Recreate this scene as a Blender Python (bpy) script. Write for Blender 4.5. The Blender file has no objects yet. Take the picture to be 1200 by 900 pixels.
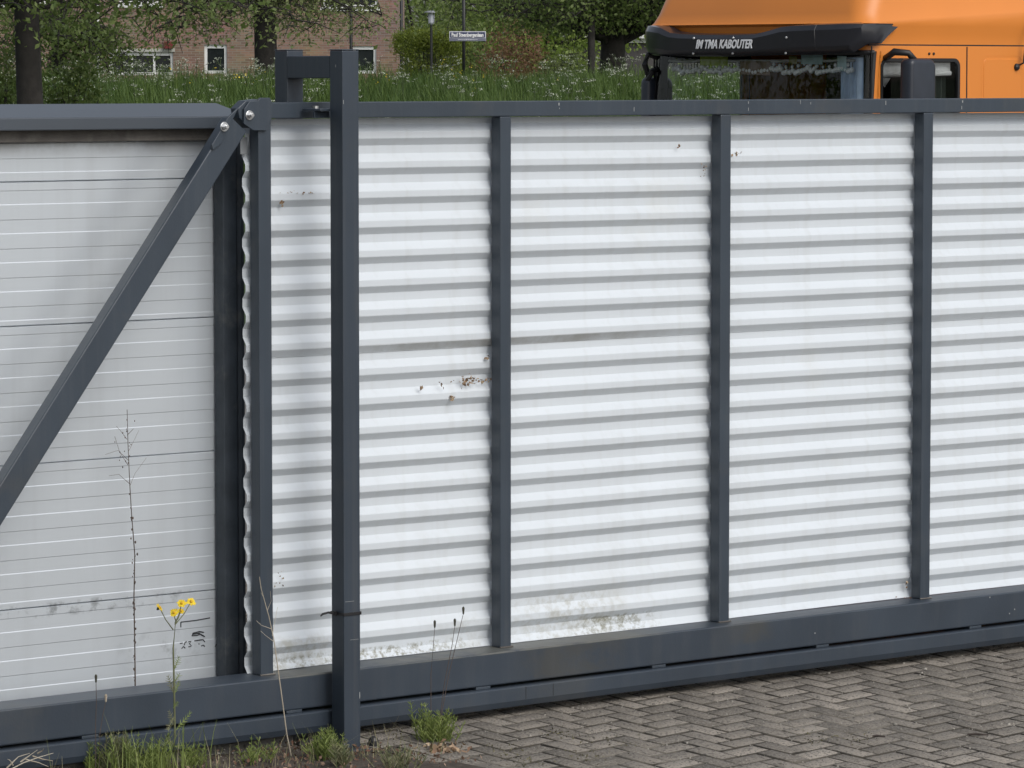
import bpy, math, random
import numpy as np
from mathutils import Vector, Matrix

S = bpy.context.scene
COL = S.collection
rad = math.radians

# ------------------------------------------------------------------ camera, sky, sun, exposure
CAM_H, FPX, PITCH = 2.62, 4800.0, math.atan(365 / 4800.0)
cd = bpy.data.cameras.new("camera"); cam = bpy.data.objects.new("camera", cd); COL.objects.link(cam)
cam.location = (0, 0, CAM_H); cam.rotation_euler = (math.pi / 2 - PITCH, 0, 0)
cd.sensor_width = 36.0; cd.lens = FPX / 1200 * 36; cd.clip_start = 0.1; cd.clip_end = 3000
S.camera = cam
SUN_EL, SUN_AZ = rad(43), rad(138)          # azimuth from +Y clockwise: behind the camera, to its right
w = bpy.data.worlds.new("World"); S.world = w; w.use_nodes = True
nt = w.node_tree; bg = nt.nodes['Background']
sk = nt.nodes.new('ShaderNodeTexSky'); sk.sky_type = 'NISHITA'; sk.sun_disc = False
sk.sun_elevation = SUN_EL; sk.sun_rotation = SUN_AZ; sk.air_density = 1.0; sk.dust_density = 3.0; sk.ozone_density = 1.0
hs = nt.nodes.new('ShaderNodeHueSaturation'); hs.inputs['Saturation'].default_value = 0.42
nt.links.new(sk.outputs[0], hs.inputs['Color']); nt.links.new(hs.outputs[0], bg.inputs[0])
bg.inputs[1].default_value = 0.145
sd = bpy.data.lights.new("sun", 'SUN'); sun = bpy.data.objects.new("sun", sd); COL.objects.link(sun)
sd.energy = 1.35; sd.angle = rad(40); sd.color = (1, 0.975, 0.94)
sv = Vector((math.sin(SUN_AZ) * math.cos(SUN_EL), math.cos(SUN_AZ) * math.cos(SUN_EL), math.sin(SUN_EL)))
sun.rotation_euler = sv.to_track_quat('Z', 'Y').to_euler(); sun.location = sv * 60
S.render.engine = 'CYCLES'
S.view_settings.view_transform = 'Standard'; S.view_settings.look = 'None'
S.view_settings.exposure = 0.0; S.view_settings.gamma = 1.0; S.view_settings.use_curve_mapping = False

# ------------------------------------------------------------------ measuring helpers (photo survey -> metres)
_F = Vector((0, math.cos(PITCH), -math.sin(PITCH))); _R = Vector((1, 0, 0)); _U = _R.cross(_F); _C = Vector((0, 0, CAM_H))
def ray(px, py): return _F * FPX + _R * (px - 600) + _U * (450 - py)
def atY(px, py, Y):                       # point at ground distance Y
    d = ray(px, py); return _C + d * (Y / d.y)
AL = rad(39.7); GO = Vector((-0.6057, 16.0033, 0)); GU = Vector((math.cos(AL), math.sin(AL), 0)); GB = Vector((-math.sin(AL), math.cos(AL), 0))
GM = Matrix.Translation(GO) @ Matrix.Rotation(AL, 4, 'Z')
def gl(px, py, yl=0.0):                   # pixel -> gate-local (along, back, up) on the plane back = yl
    d = ray(px, py); t = ((GO + GB * yl - _C).dot(GB)) / d.dot(GB); p = _C + d * t - GO
    return Vector((p.dot(GU), p.dot(GB), p.z))
def gw(x, y, z): return GM @ Vector((x, y, z))

# ------------------------------------------------------------------ materials
def pm(name, base, rough=0.5, metal=0.0, var=0.12, scale=6.0, bump=0.0, bscale=60.0, dirt=None, dscale=3.0, dlo=0.52, dhi=0.68, tint=None, coat=0.0, trans=0.0, spec=None, rvar=0.0, speck=None):
    m = bpy.data.materials.new(name); m.use_nodes = True
    N, L = m.node_tree.nodes, m.node_tree.links
    p = N['Principled BSDF']; p.inputs['Roughness'].default_value = rough; p.inputs['Metallic'].default_value = metal
    if coat: p.inputs['Coat Weight'].default_value = coat; p.inputs['Coat Roughness'].default_value = 0.05
    if spec is not None: p.inputs['Specular IOR Level'].default_value = spec
    tc = N.new('ShaderNodeTexCoord'); n1 = N.new('ShaderNodeTexNoise'); n1.inputs['Scale'].default_value = scale; n1.inputs['Detail'].default_value = 6
    L.new(tc.outputs['Object'], n1.inputs['Vector'])
    mx = N.new('ShaderNodeMix'); mx.data_type = 'RGBA'
    a = [min(1, c * (1 - var)) for c in base]; b = [min(1, c * (1 + var)) for c in base]
    mx.inputs[6].default_value = (*a, 1); mx.inputs[7].default_value = (*b, 1)
    r = N.new('ShaderNodeMapRange'); r.inputs[1].default_value = 0.3; r.inputs[2].default_value = 0.7
    L.new(n1.outputs[0], r.inputs[0]); L.new(r.outputs[0], mx.inputs[0]); col = mx.outputs[2]
    if tint:                                # per-face 'tint' attribute blends towards a second colour
        at = N.new('ShaderNodeAttribute'); at.attribute_name = 'tint'
        m2 = N.new('ShaderNodeMix'); m2.data_type = 'RGBA'; m2.inputs[7].default_value = (*tint, 1)
        L.new(at.outputs['Fac'], m2.inputs[0]); L.new(col, m2.inputs[6]); col = m2.outputs[2]
    if dirt:
        n2 = N.new('ShaderNodeTexNoise'); n2.inputs['Scale'].default_value = dscale; n2.inputs['Detail'].default_value = 9; n2.inputs['Roughness'].default_value = 0.65
        L.new(tc.outputs['Object'], n2.inputs['Vector'])
        r2 = N.new('ShaderNodeMapRange'); r2.inputs[1].default_value = dlo; r2.inputs[2].default_value = dhi; r2.inputs[4].default_value = 0.8
        L.new(n2.outputs[0], r2.inputs[0])
        m3 = N.new('ShaderNodeMix'); m3.data_type = 'RGBA'; m3.inputs[7].default_value = (*dirt, 1)
        L.new(r2.outputs[0], m3.inputs[0]); L.new(col, m3.inputs[6]); col = m3.outputs[2]
    if speck:                               # coarse sand-coloured grain in the concrete face
        for sc_, cl_, lo in ((110, speck, .53), (85, tuple(c * .2 for c in speck), .55)):
            n5 = N.new('ShaderNodeTexNoise'); n5.inputs['Scale'].default_value = sc_; n5.inputs['Detail'].default_value = 3; L.new(tc.outputs['Object'], n5.inputs['Vector'])
            r5 = N.new('ShaderNodeMapRange'); r5.inputs[1].default_value = lo; r5.inputs[2].default_value = lo + .1; r5.inputs[4].default_value = .95; L.new(n5.outputs[0], r5.inputs[0])
            m5 = N.new('ShaderNodeMix'); m5.data_type = 'RGBA'; m5.inputs[7].default_value = (*cl_, 1); L.new(r5.outputs[0], m5.inputs[0]); L.new(col, m5.inputs[6]); col = m5.outputs[2]
    if rvar:
        r4 = N.new('ShaderNodeMapRange'); r4.inputs[3].default_value = rough - rvar; r4.inputs[4].default_value = rough + rvar
        L.new(n1.outputs[0], r4.inputs[0]); L.new(r4.outputs[0], p.inputs['Roughness'])
    L.new(col, p.inputs['Base Color'])
    if bump:
        nb = N.new('ShaderNodeTexNoise'); nb.inputs['Scale'].default_value = bscale; nb.inputs['Detail'].default_value = 5
        L.new(tc.outputs['Object'], nb.inputs['Vector'])
        bp = N.new('ShaderNodeBump'); bp.inputs['Strength'].default_value = bump; bp.inputs['Distance'].default_value = 0.01
        L.new(nb.outputs[0], bp.inputs['Height']); L.new(bp.outputs[0], p.inputs['Normal'])
    if trans:
        t = N.new('ShaderNodeBsdfTranslucent'); ms = N.new('ShaderNodeMixShader'); ms.inputs[0].default_value = trans
        L.new(col, t.inputs[0]); L.new(p.outputs[0], ms.inputs[1]); L.new(t.outputs[0], ms.inputs[2])
        L.new(ms.outputs[0], N['Material Output'].inputs['Surface'])
    return m

def region_dirt(m, boxes, colr, scale=14, amt=0.85, thr=(0.42, 0.6)):
    """stains with their own place and shape: boxes = (x0,x1,z0,z1,soft) in object coordinates, broken up by noise"""
    N, L = m.node_tree.nodes, m.node_tree.links; p = N['Principled BSDF']
    src = p.inputs['Base Color'].links[0].from_socket
    tc = N.new('ShaderNodeTexCoord'); sx = N.new('ShaderNodeSeparateXYZ'); L.new(tc.outputs['Object'], sx.inputs[0])
    tot = None
    def rng(sock, a, b, inv=False):
        r = N.new('ShaderNodeMapRange'); r.inputs[1].default_value = a; r.inputs[2].default_value = b
        if inv: r.inputs[3].default_value = 1; r.inputs[4].default_value = 0
        L.new(sock, r.inputs[0]); return r.outputs[0]
    def mul(a, b):
        q = N.new('ShaderNodeMath'); q.operation = 'MULTIPLY'; L.new(a, q.inputs[0]); L.new(b, q.inputs[1]); return q.outputs[0]
    for (x0, x1, z0, z1, sfx, sfz) in boxes:
        e = mul(mul(rng(sx.outputs[0], x0, x0 + sfx), rng(sx.outputs[0], x1 - sfx, x1, True)), mul(rng(sx.outputs[2], z0, z0 + sfz), rng(sx.outputs[2], z1 - sfz, z1, True)))
        if tot is None: tot = e
        else:
            q = N.new('ShaderNodeMath'); q.operation = 'MAXIMUM'; L.new(tot, q.inputs[0]); L.new(e, q.inputs[1]); tot = q.outputs[0]
    n = N.new('ShaderNodeTexNoise'); n.inputs['Scale'].default_value = scale; n.inputs['Detail'].default_value = 8; n.inputs['Roughness'].default_value = 0.7
    L.new(tc.outputs['Object'], n.inputs['Vector'])
    f = mul(tot, rng(n.outputs[0], thr[0], thr[1]))
    q = N.new('ShaderNodeMath'); q.operation = 'MULTIPLY'; q.inputs[1].default_value = amt; L.new(f, q.inputs[0])
    mx = N.new('ShaderNodeMix'); mx.data_type = 'RGBA'; mx.inputs[7].default_value = (*colr, 1)
    L.new(q.outputs[0], mx.inputs[0]); L.new(src, mx.inputs[6]); L.new(mx.outputs[2], p.inputs['Base Color'])
    return m

M = {}
M['frame'] = pm('anthracite_paint', (.036, .049, .066), .42, 0, .10, 3, .05, 120, dirt=(.07, .072, .07), dscale=2.2, dlo=.56, dhi=.8, rvar=.08)
M['beam'] = region_dirt(region_dirt(pm('anthracite_beam', (.033, .045, .062), .45, 0, .12, 3, .05, 120, dirt=(.065, .068, .068), dscale=1.6, dlo=.55, dhi=.8, rvar=.08),
        [(.72, 1.35, .15, .31, .12, .03), (1.9, 2.2, .2, .31, .1, .02)], (.052, .053, .05), 9, .7, (.35, .55)), [(.0, 1.6, .285, .31, .2, .004), (-.5, .0, .285, .31, .1, .004)], (.12, .12, .105), 5, .75, (.3, .5))
M['post'] = pm('portal_paint', (.033, .045, .062), .40, 0, .08, 3, .04, 120, dirt=(.055, .058, .06), dscale=2.0, dlo=.56, dhi=.8)
M['white'] = pm('white_coated_sheet', (.605, .65, .69), .38, 0, .025, 2, 0, dirt=(.55, .55, .5), dscale=1.3, dlo=.6, dhi=.95)
region_dirt(M['white'], [(-.5, -.05, .25, .43, .08, .03), (.45, .75, .25, .44, .2, .04), (.76, 1.55, .25, .50, .3, .05)], (.34, .33, .27), 24, .55, (.44, .62))
region_dirt(M['white'], [(-.5, .75, .29, .345, .3, .01), (1.1, 1.7, .29, .37, .2, .01)], (.2, .195, .14), 40, .8, (.47, .6))
region_dirt(M['white'], [(-.05, 1.75, 1.512, 1.552, .3, .008)], (.25, .23, .19), 3.5, .6, (.35, .65))
M['silver'] = pm('silver_grey_sheet', (.585, .63, .67), .30, .35, .03, 1.2, 0, 30)
region_dirt(M['silver'], [(-2.6, -.5, .56, .625, .3, .012), (-1.0, -.45, .3, .5, .3, .1)], (.10, .108, .11), 16, .55, (.52, .66))
region_dirt(M['silver'], [(-3, -.4, 2.3, 2.42, .1, .06)], (.16, .14, .11), 5, .6, (.3, .6))
def streaks(m, colr, amt=.25, sx=22, sz=.9, lo=.5, hi=.75):
    """faint rain streaks running down the surface"""
    N, L = m.node_tree.nodes, m.node_tree.links; p = N['Principled BSDF']; src = p.inputs['Base Color'].links[0].from_socket
    tc = N.new('ShaderNodeTexCoord'); mp = N.new('ShaderNodeMapping'); mp.inputs['Scale'].default_value = (sx, sx, sz); L.new(tc.outputs['Object'], mp.inputs['Vector'])
    n = N.new('ShaderNodeTexNoise'); n.inputs['Scale'].default_value = 1; n.inputs['Detail'].default_value = 5; L.new(mp.outputs[0], n.inputs['Vector'])
    r = N.new('ShaderNodeMapRange'); r.inputs[1].default_value = lo; r.inputs[2].default_value = hi; r.inputs[4].default_value = amt; L.new(n.outputs[0], r.inputs[0])
    mx = N.new('ShaderNodeMix'); mx.data_type = 'RGBA'; mx.inputs[7].default_value = (*colr, 1); L.new(r.outputs[0], mx.inputs[0]); L.new(src, mx.inputs[6]); L.new(mx.outputs[2], p.inputs['Base Color'])
streaks(M['white'], (.42, .43, .41), .22); streaks(M['silver'], (.42, .44, .46), .22, 14, .7); streaks(M['frame'], (.08, .088, .098), .25, 30, 1.2); streaks(M['beam'], (.075, .08, .085), .22, 18, 2.5); streaks(M['post'], (.08, .085, .09), .3, 40, 1.0)
M['cap'] = pm('cap_flashing', (.060, .072, .088), .36, .0, .06, 2, dirt=(.14, .15, .16), dscale=9, dlo=.66, dhi=.75)
M['dirty'] = pm('dirty_angle', (.11, .10, .09), .7, 0, .25, 12, .2, 60, dirt=(.2, .19, .17), dscale=8, dlo=.5, dhi=.7)
M['galv'] = pm('weathered_galvanised', (.050, .060, .072), .55, .3, .25, 9, .1, 40, dirt=(.13, .135, .13), dscale=7, dlo=.55, dhi=.75)
M['steel'] = pm('zinc_bolt', (.6, .61, .62), .3, .9, .1, 20)
M['black'] = pm('black_plastic', (.012, .012, .014), .45, 0, .1, 20)
M['scuff'] = pm('pale_scuff', (.30, .31, .31), .8, 0, .15, 40)
M['ink'] = pm('black_marker', (.02, .022, .025), .6, 0, .2, 40)
M['concrete'] = pm('old_concrete', (.14, .135, .125), .9, 0, .2, 8, .5, 60, dirt=(.06, .06, .05), dscale=4)
M['soil'] = pm('dark_soil', (.055, .043, .034), .95, 0, .35, 14, .8, 60, dirt=(.13, .11, .09), dscale=6, dlo=.5, dhi=.7)
M['yellow'] = pm('yellow_petal', (.80, .60, .03), .6, 0, .1, 40, trans=.2)
M['weed'] = pm('weed_green', (.13, .19, .045), .6, 0, .2, 30, tint=(.32, .38, .11), trans=.25)
M['weed_dull'] = pm('dull_weed', (.10, .13, .055), .7, 0, .2, 30, tint=(.30, .28, .16), trans=.2)
M['dry'] = pm('dry_stem', (.36, .31, .24), .85, 0, .2, 40, tint=(.5, .46, .38))
M['drydark'] = pm('dark_dry_stem', (.06, .048, .042), .9, 0, .3, 60, tint=(.14, .10, .08))
M['leafdry'] = pm('dry_leaf', (.20, .11, .055), .8, 0, .35, 60, tint=(.42, .33, .22))
M['seed'] = pm('seed_head', (.05, .05, .035), .8, 0, .2, 60)

# ------------------------------------------------------------------ mesh helpers
class MB:
    def __init__(s): s.v = []; s.f = []; s.t = []
    def add(s, vs, fs, t=0.0):
        o = len(s.v); s.v += [tuple(x) for x in vs]; s.f += [[i + o for i in f] for f in fs]; s.t += [t] * len(fs); return s
    def box(s, x0, x1, y0, y1, z0, z1, t=0.0):
        return s.add([(x0, y0, z0), (x1, y0, z0), (x1, y1, z0), (x0, y1, z0), (x0, y0, z1), (x1, y0, z1), (x1, y1, z1), (x0, y1, z1)],
                     [(0, 3, 2, 1), (4, 5, 6, 7), (0, 1, 5, 4), (1, 2, 6, 5), (2, 3, 7, 6), (3, 0, 4, 7)], t)
    def prism(s, poly, a0, a1, axis='y', t=0.0):      # poly in the other two axes, extruded along axis
        n = len(poly)
        def P(p, a): return {'x': (a, p[0], p[1]), 'y': (p[0], a, p[1]), 'z': (p[0], p[1], a)}[axis]
        vs = [P(p, a0) for p in poly] + [P(p, a1) for p in poly]
        fs = [list(range(n)), list(range(2 * n - 1, n - 1, -1))] + [[i, i + n, (i + 1) % n + n, (i + 1) % n] for i in range(n)]
        return s.add(vs, fs, t)
    def tube(s, pts, rs, n=6, t=0.0, cap=True):
        pts = [Vector(p) for p in pts]
        if not hasattr(rs, '__len__'): rs = [rs] * len(pts)
        vs = []; fs = []
        for i, p in enumerate(pts):
            d = (pts[min(i + 1, len(pts) - 1)] - pts[max(i - 1, 0)]).normalized()
            a = d.cross(Vector((0, 0, 1)))
            if a.length < .05: a = d.cross(Vector((1, 0, 0)))
            a.normalize(); b = d.cross(a)
            for k in range(n):
                an = 2 * math.pi * k / n; vs.append(p + (a * math.cos(an) + b * math.sin(an)) * rs[i])
        for i in range(len(pts) - 1):
            for k in range(n): fs.append([i * n + k, i * n + (k + 1) % n, (i + 1) * n + (k + 1) % n, (i + 1) * n + k])
        if cap: fs += [list(range(n - 1, -1, -1)), [(len(pts) - 1) * n + k for k in range(n)]]
        return s.add(vs, fs, t)
    def ell(s, c, r, nu=10, nv=6, t=0.0):
        vs = []; fs = []
        for j in range(nv + 1):
            ph = math.pi * j / nv
            for i in range(nu):
                th = 2 * math.pi * i / nu
                vs.append((c[0] + r[0] * math.sin(ph) * math.cos(th), c[1] + r[1] * math.sin(ph) * math.sin(th), c[2] + r[2] * math.cos(ph)))
        for j in range(nv):
            for i in range(nu): fs.append([j * nu + i, (j + 1) * nu + i, (j + 1) * nu + (i + 1) % nu, j * nu + (i + 1) % nu])
        return s.add(vs, fs, t)
    def build(s, name, mat, parent=None, bevel=0.0, smooth=False, seg=2, mw=None):
        me = bpy.data.meshes.new(name); me.from_pydata(s.v, [], s.f); me.update()
        if any(s.t):
            a = me.attributes.new('tint', 'FLOAT', 'FACE'); a.data.foreach_set('value', s.t)
        me.materials.append(mat)
        if smooth: me.polygons.foreach_set('use_smooth', [True] * len(me.polygons))
        o = bpy.data.objects.new(name, me); COL.objects.link(o)
        if parent: o.parent = parent
        if mw is not None: o.matrix_world = mw
        if bevel:
            b = o.modifiers.new('bevel', 'BEVEL'); b.width = bevel; b.segments = seg; b.limit_method = 'ANGLE'; b.angle_limit = rad(40); b.harden_normals = False
        return o
def np_mesh(name, verts, quads, mat, tint=None, parent=None):
    me = bpy.data.meshes.new(name); nv, nq = len(verts), len(quads)
    me.vertices.add(nv); me.vertices.foreach_set('co', np.asarray(verts, np.float32).ravel())
    me.loops.add(nq * 4); me.loops.foreach_set('vertex_index', np.asarray(quads, np.int32).ravel())
    me.polygons.add(nq); me.polygons.foreach_set('loop_start', np.arange(0, nq * 4, 4, dtype=np.int32))
    me.update(calc_edges=True)
    if tint is not None:
        a = me.attributes.new('tint', 'FLOAT', 'FACE'); a.data.foreach_set('value', np.asarray(tint, np.float32))
    me.materials.append(mat); o = bpy.data.objects.new(name, me); COL.objects.link(o)
    if parent: o.parent = parent
    return o
def tag(o, label=None, cat=None, group=None, kind=None):
    if label: o['label'] = label
    if cat: o['category'] = cat
    if group: o['group'] = group
    if kind: o['kind'] = kind
    return o
def thing(name, label, cat, loc=(0, 0, 0), rz=0.0, group=None):
    o = bpy.data.objects.new(name, None); COL.objects.link(o); o.location = loc; o.rotation_euler = (0, 0, rz); o.empty_display_size = .2
    return tag(o, label, cat, group)
def leaf_arrays(rng, C, size, up=0.35, fold=.25, asp=.55):
    """one folded four-vertex leaf per centre"""
    n = len(C); d = rng.normal(size=(n, 3)); d[:, 2] -= up; d /= np.linalg.norm(d, axis=1)[:, None]
    a = rng.normal(size=(n, 3)); a -= d * (a * d).sum(1)[:, None]; a /= np.linalg.norm(a, axis=1)[:, None]
    nn = np.cross(d, a); L = size * rng.uniform(.6, 1.25, n)[:, None]
    v = np.empty((n, 4, 3)); v[:, 0] = C - d * L * .5; v[:, 2] = C + d * L * .5
    v[:, 1] = C + a * L * asp * .5 + nn * L * fold * .3; v[:, 3] = C - a * L * asp * .5 + nn * L * fold * .3
    return v.reshape(-1, 3), np.arange(n * 4).reshape(n, 4)

# ================================================================== SETTING
rs = np.random.RandomState(7); random.seed(7)
# ---- the drive falls about 8 % away from the gate line; behind the gate the yard is level
def zg(X, Y):
    yl = (Vector((X, Y, 0)) - GO).dot(GB); return .036 + .08 * max(-7.5, min(yl, .2))
def on_ground(px, py):
    d = ray(px, py); p = _C + d * (-CAM_H / d.z)
    for _ in range(12): p = _C + d * ((zg(p.x, p.y) - CAM_H) / d.z)
    return p
# ---- ground sheet
g = MB(); gv = [GO + GU * x + GB * y + Vector((0, 0, z)) for y, z in ((-500, -.60), (-7.5, -.60), (.2, .02), (900, .02)) for x in (-900, 900)]
g.add(gv, [(0, 1, 3, 2), (2, 3, 5, 4), (4, 5, 7, 6)])
tag(g.build('ground', pm('yard_ground', (.13, .125, .118), .95, 0, .2, .6, .4, 40, dirt=(.09, .085, .08), dscale=.5)), kind='structure')  # yard and drive
# ---- herringbone brick paving (each brick has its own height, tilt and tone)
def paving():
    L_, W_, J = .2, .1, .0075; th = rad(47); c, s_ = math.cos(th), math.sin(th)
    V = []; Q = []; T = []; MI = []; rr = np.random.RandomState(3)
    def patch(x, y): return .5 + .5 * math.sin(x * 1.7 + 1.3 * math.sin(y * 1.1)) * math.sin(y * 2.1 + .8 * math.sin(x * 1.3))
    for i in range(-140, 140):
        for j in range(-140, 140):
            k = (i - j) % 4
            if k == 0: w_, h_ = 2, 1
            elif k == 3: w_, h_ = 1, 2
            else: continue
            x0, y0, x1, y1 = i * W_ + J / 2, j * W_ + J / 2, (i + w_) * W_ - J / 2, (j + h_) * W_ - J / 2
            cx, cy = (x0 + x1) / 2, (y0 + y1) / 2
            X = cx * c - cy * s_ + .6; Y = cx * s_ + cy * c + 16.0
            if not (-4.5 < X < 6.0 and 11.5 < Y < 21): continue
            yl = (Vector((X, Y, 0)) - GO).dot(GB); xl = (Vector((X, Y, 0)) - GO).dot(GU)
            if xl < -.12 and yl > -1.25: continue
            dz = rr.normal(0, .0011); tx, ty = rr.normal(0, .0045, 2); b = .0038; o = len(V)
            for (qx, qy, zz) in [(x0, y0, -.02), (x1, y0, -.02), (x1, y1, -.02), (x0, y1, -.02), (x0, y0, -b), (x1, y0, -b), (x1, y1, -b), (x0, y1, -b),
                                 (x0 + b, y0 + b, 0), (x1 - b, y0 + b, 0), (x1 - b, y1 - b, 0), (x0 + b, y1 - b, 0)]:
                z = zz + dz + (qx - cx) * tx + (qy - cy) * ty if zz > -.02 else zz
                wx, wy = qx * c - qy * s_ + .6, qx * s_ + qy * c + 16.0; V.append((wx, wy, z + zg(wx, wy)))
            F = [(8, 9, 10, 11)] + [(a, (a + 1) % 4, (a + 1) % 4 + 4, a + 4) for a in range(4)] + [(a + 4, (a + 1) % 4 + 4, (a + 1) % 4 + 8, a + 8) for a in range(4)]
            tt = float(np.clip(rr.beta(1.6, 2.6) * .8 + .25 * (patch(X, Y) - .5), 0, 1))
            for k_, f in enumerate(F): Q.append([o + q for q in f]); T.append(tt); MI.append(0 if k_ == 0 else 1)
    m = pm('brick_paver', (.145, .129, .108), .9, 0, .3, 6, .7, 120, tint=(.42, .375, .32), dirt=(.155, .138, .114), dscale=1.1, dlo=.44, dhi=.68, speck=(.26, .24, .215))
    pv = np_mesh('pavement', V, Q, m, T); pv.data.materials.append(pm('joint_grime', (.045, .039, .031), .95, 0, .4, 12, dirt=(.17, .155, .13), dscale=1.6, dlo=.48, dhi=.62)); pv.data.polygons.foreach_set('material_index', np.array(MI, np.int32)); tag(pv, kind='structure')
    j = MB(); nx = 40; jv = [(-4.6 + 10.7 * i / nx, 11.4 + 9.7 * k / nx) for k in range(nx + 1) for i in range(nx + 1)]
    jv = [(x, y, zg(x, y) - (.008 if (Vector((x, y, 0)) - GO).dot(GU) > -.3 else .05)) for x, y in jv]
    j.add(jv, [(k * (nx + 1) + i, k * (nx + 1) + i + 1, (k + 1) * (nx + 1) + i + 1, (k + 1) * (nx + 1) + i) for k in range(nx) for i in range(nx)])
    tag(j.build('joint_sand', pm('joint_sand', (.03, .027, .022), .95, 0, .4, 9, .5, 90, dirt=(.12, .11, .095), dscale=1.3, dlo=.53, dhi=.66)), kind='structure')
paving()
# ---- grit lying over the bricks
def grit():
    n = 42000; rr = np.random.RandomState(11)
    X = rr.uniform(-1.6, 3.2, n); Y = rr.uniform(12.6, 19.2, n)
    dens = .5 + .5 * np.sin(X * 1.4 + Y * .7) * np.cos(Y * 1.3 - X * .5)
    keep = rr.uniform(size=n) < (.25 + .75 * np.clip(dens + .25 * (X - .5), 0, 1)); X = X[keep]; Y = Y[keep]; n = len(X)
    GZ = np.array([zg(a, b) for a, b in zip(X, Y)]); r = rr.gamma(2.2, .00055, n) + .0006; V = np.empty((n, 8, 3)); k = 0
    for sx, sy, sz in [(-1, -1, 0), (1, -1, 0), (1, 1, 0), (-1, 1, 0), (-.6, -.6, 1.2), (.6, -.6, 1.2), (.6, .6, 1.2), (-.6, .6, 1.2)]:
        V[:, k, 0] = X + r * (sx + rr.normal(0, .25, n)); V[:, k, 1] = Y + r * (sy + rr.normal(0, .25, n)); V[:, k, 2] = GZ - .001 + r * sz; k += 1
    base = np.array([(4, 5, 6, 7), (0, 1, 5, 4), (1, 2, 6, 5), (2, 3, 7, 6), (3, 0, 4, 7)])
    Q = (base[None] + (np.arange(n) * 8)[:, None, None]).reshape(-1, 4)
    T = np.repeat(rr.uniform(size=n) ** 2, 5)
    tag(np_mesh('grit', V.reshape(-1, 3), Q, pm('grit', (.13, .12, .105), .95, 0, .3, 80, tint=(.36, .34, .30)), T), kind='stuff', label='pale and dark grit scattered over the brick paving', cat='grit')
grit()
# ---- grass bank and land behind it
def bank_z(Y):
    return float(np.interp(Y, [38.5, 42, 46, 52, 60, 72, 80, 88, 100, 900], [-.05, .4, 1.30, 1.56, 1.80, 2.03, 1.8, 1.3, 1.15, 1.15]))
def bz(x, Y): return bank_z(Y) + .05 * math.sin(x * .9 + Y * .5) * (1 if 46 < Y < 84 else 0)
def bank():
    xs = list(np.linspace(-60, 60, 61)); xs = [-600] + xs + [600]
    ys = list(np.linspace(38.5, 100, 42)) + [200, 900]; b = MB()
    vs = [(x, y, bz(x, y)) for y in ys for x in xs]; nx = len(xs)
    b.add(vs, [(j * nx + i, j * nx + i + 1, (j + 1) * nx + i + 1, (j + 1) * nx + i) for j in range(len(ys) - 1) for i in range(nx - 1)])
    tag(b.build('grass_bank', pm('bank_turf', (.035, .06, .018), .95, 0, .3, 2, .5, 8), smooth=True), kind='structure')
bank()
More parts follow.
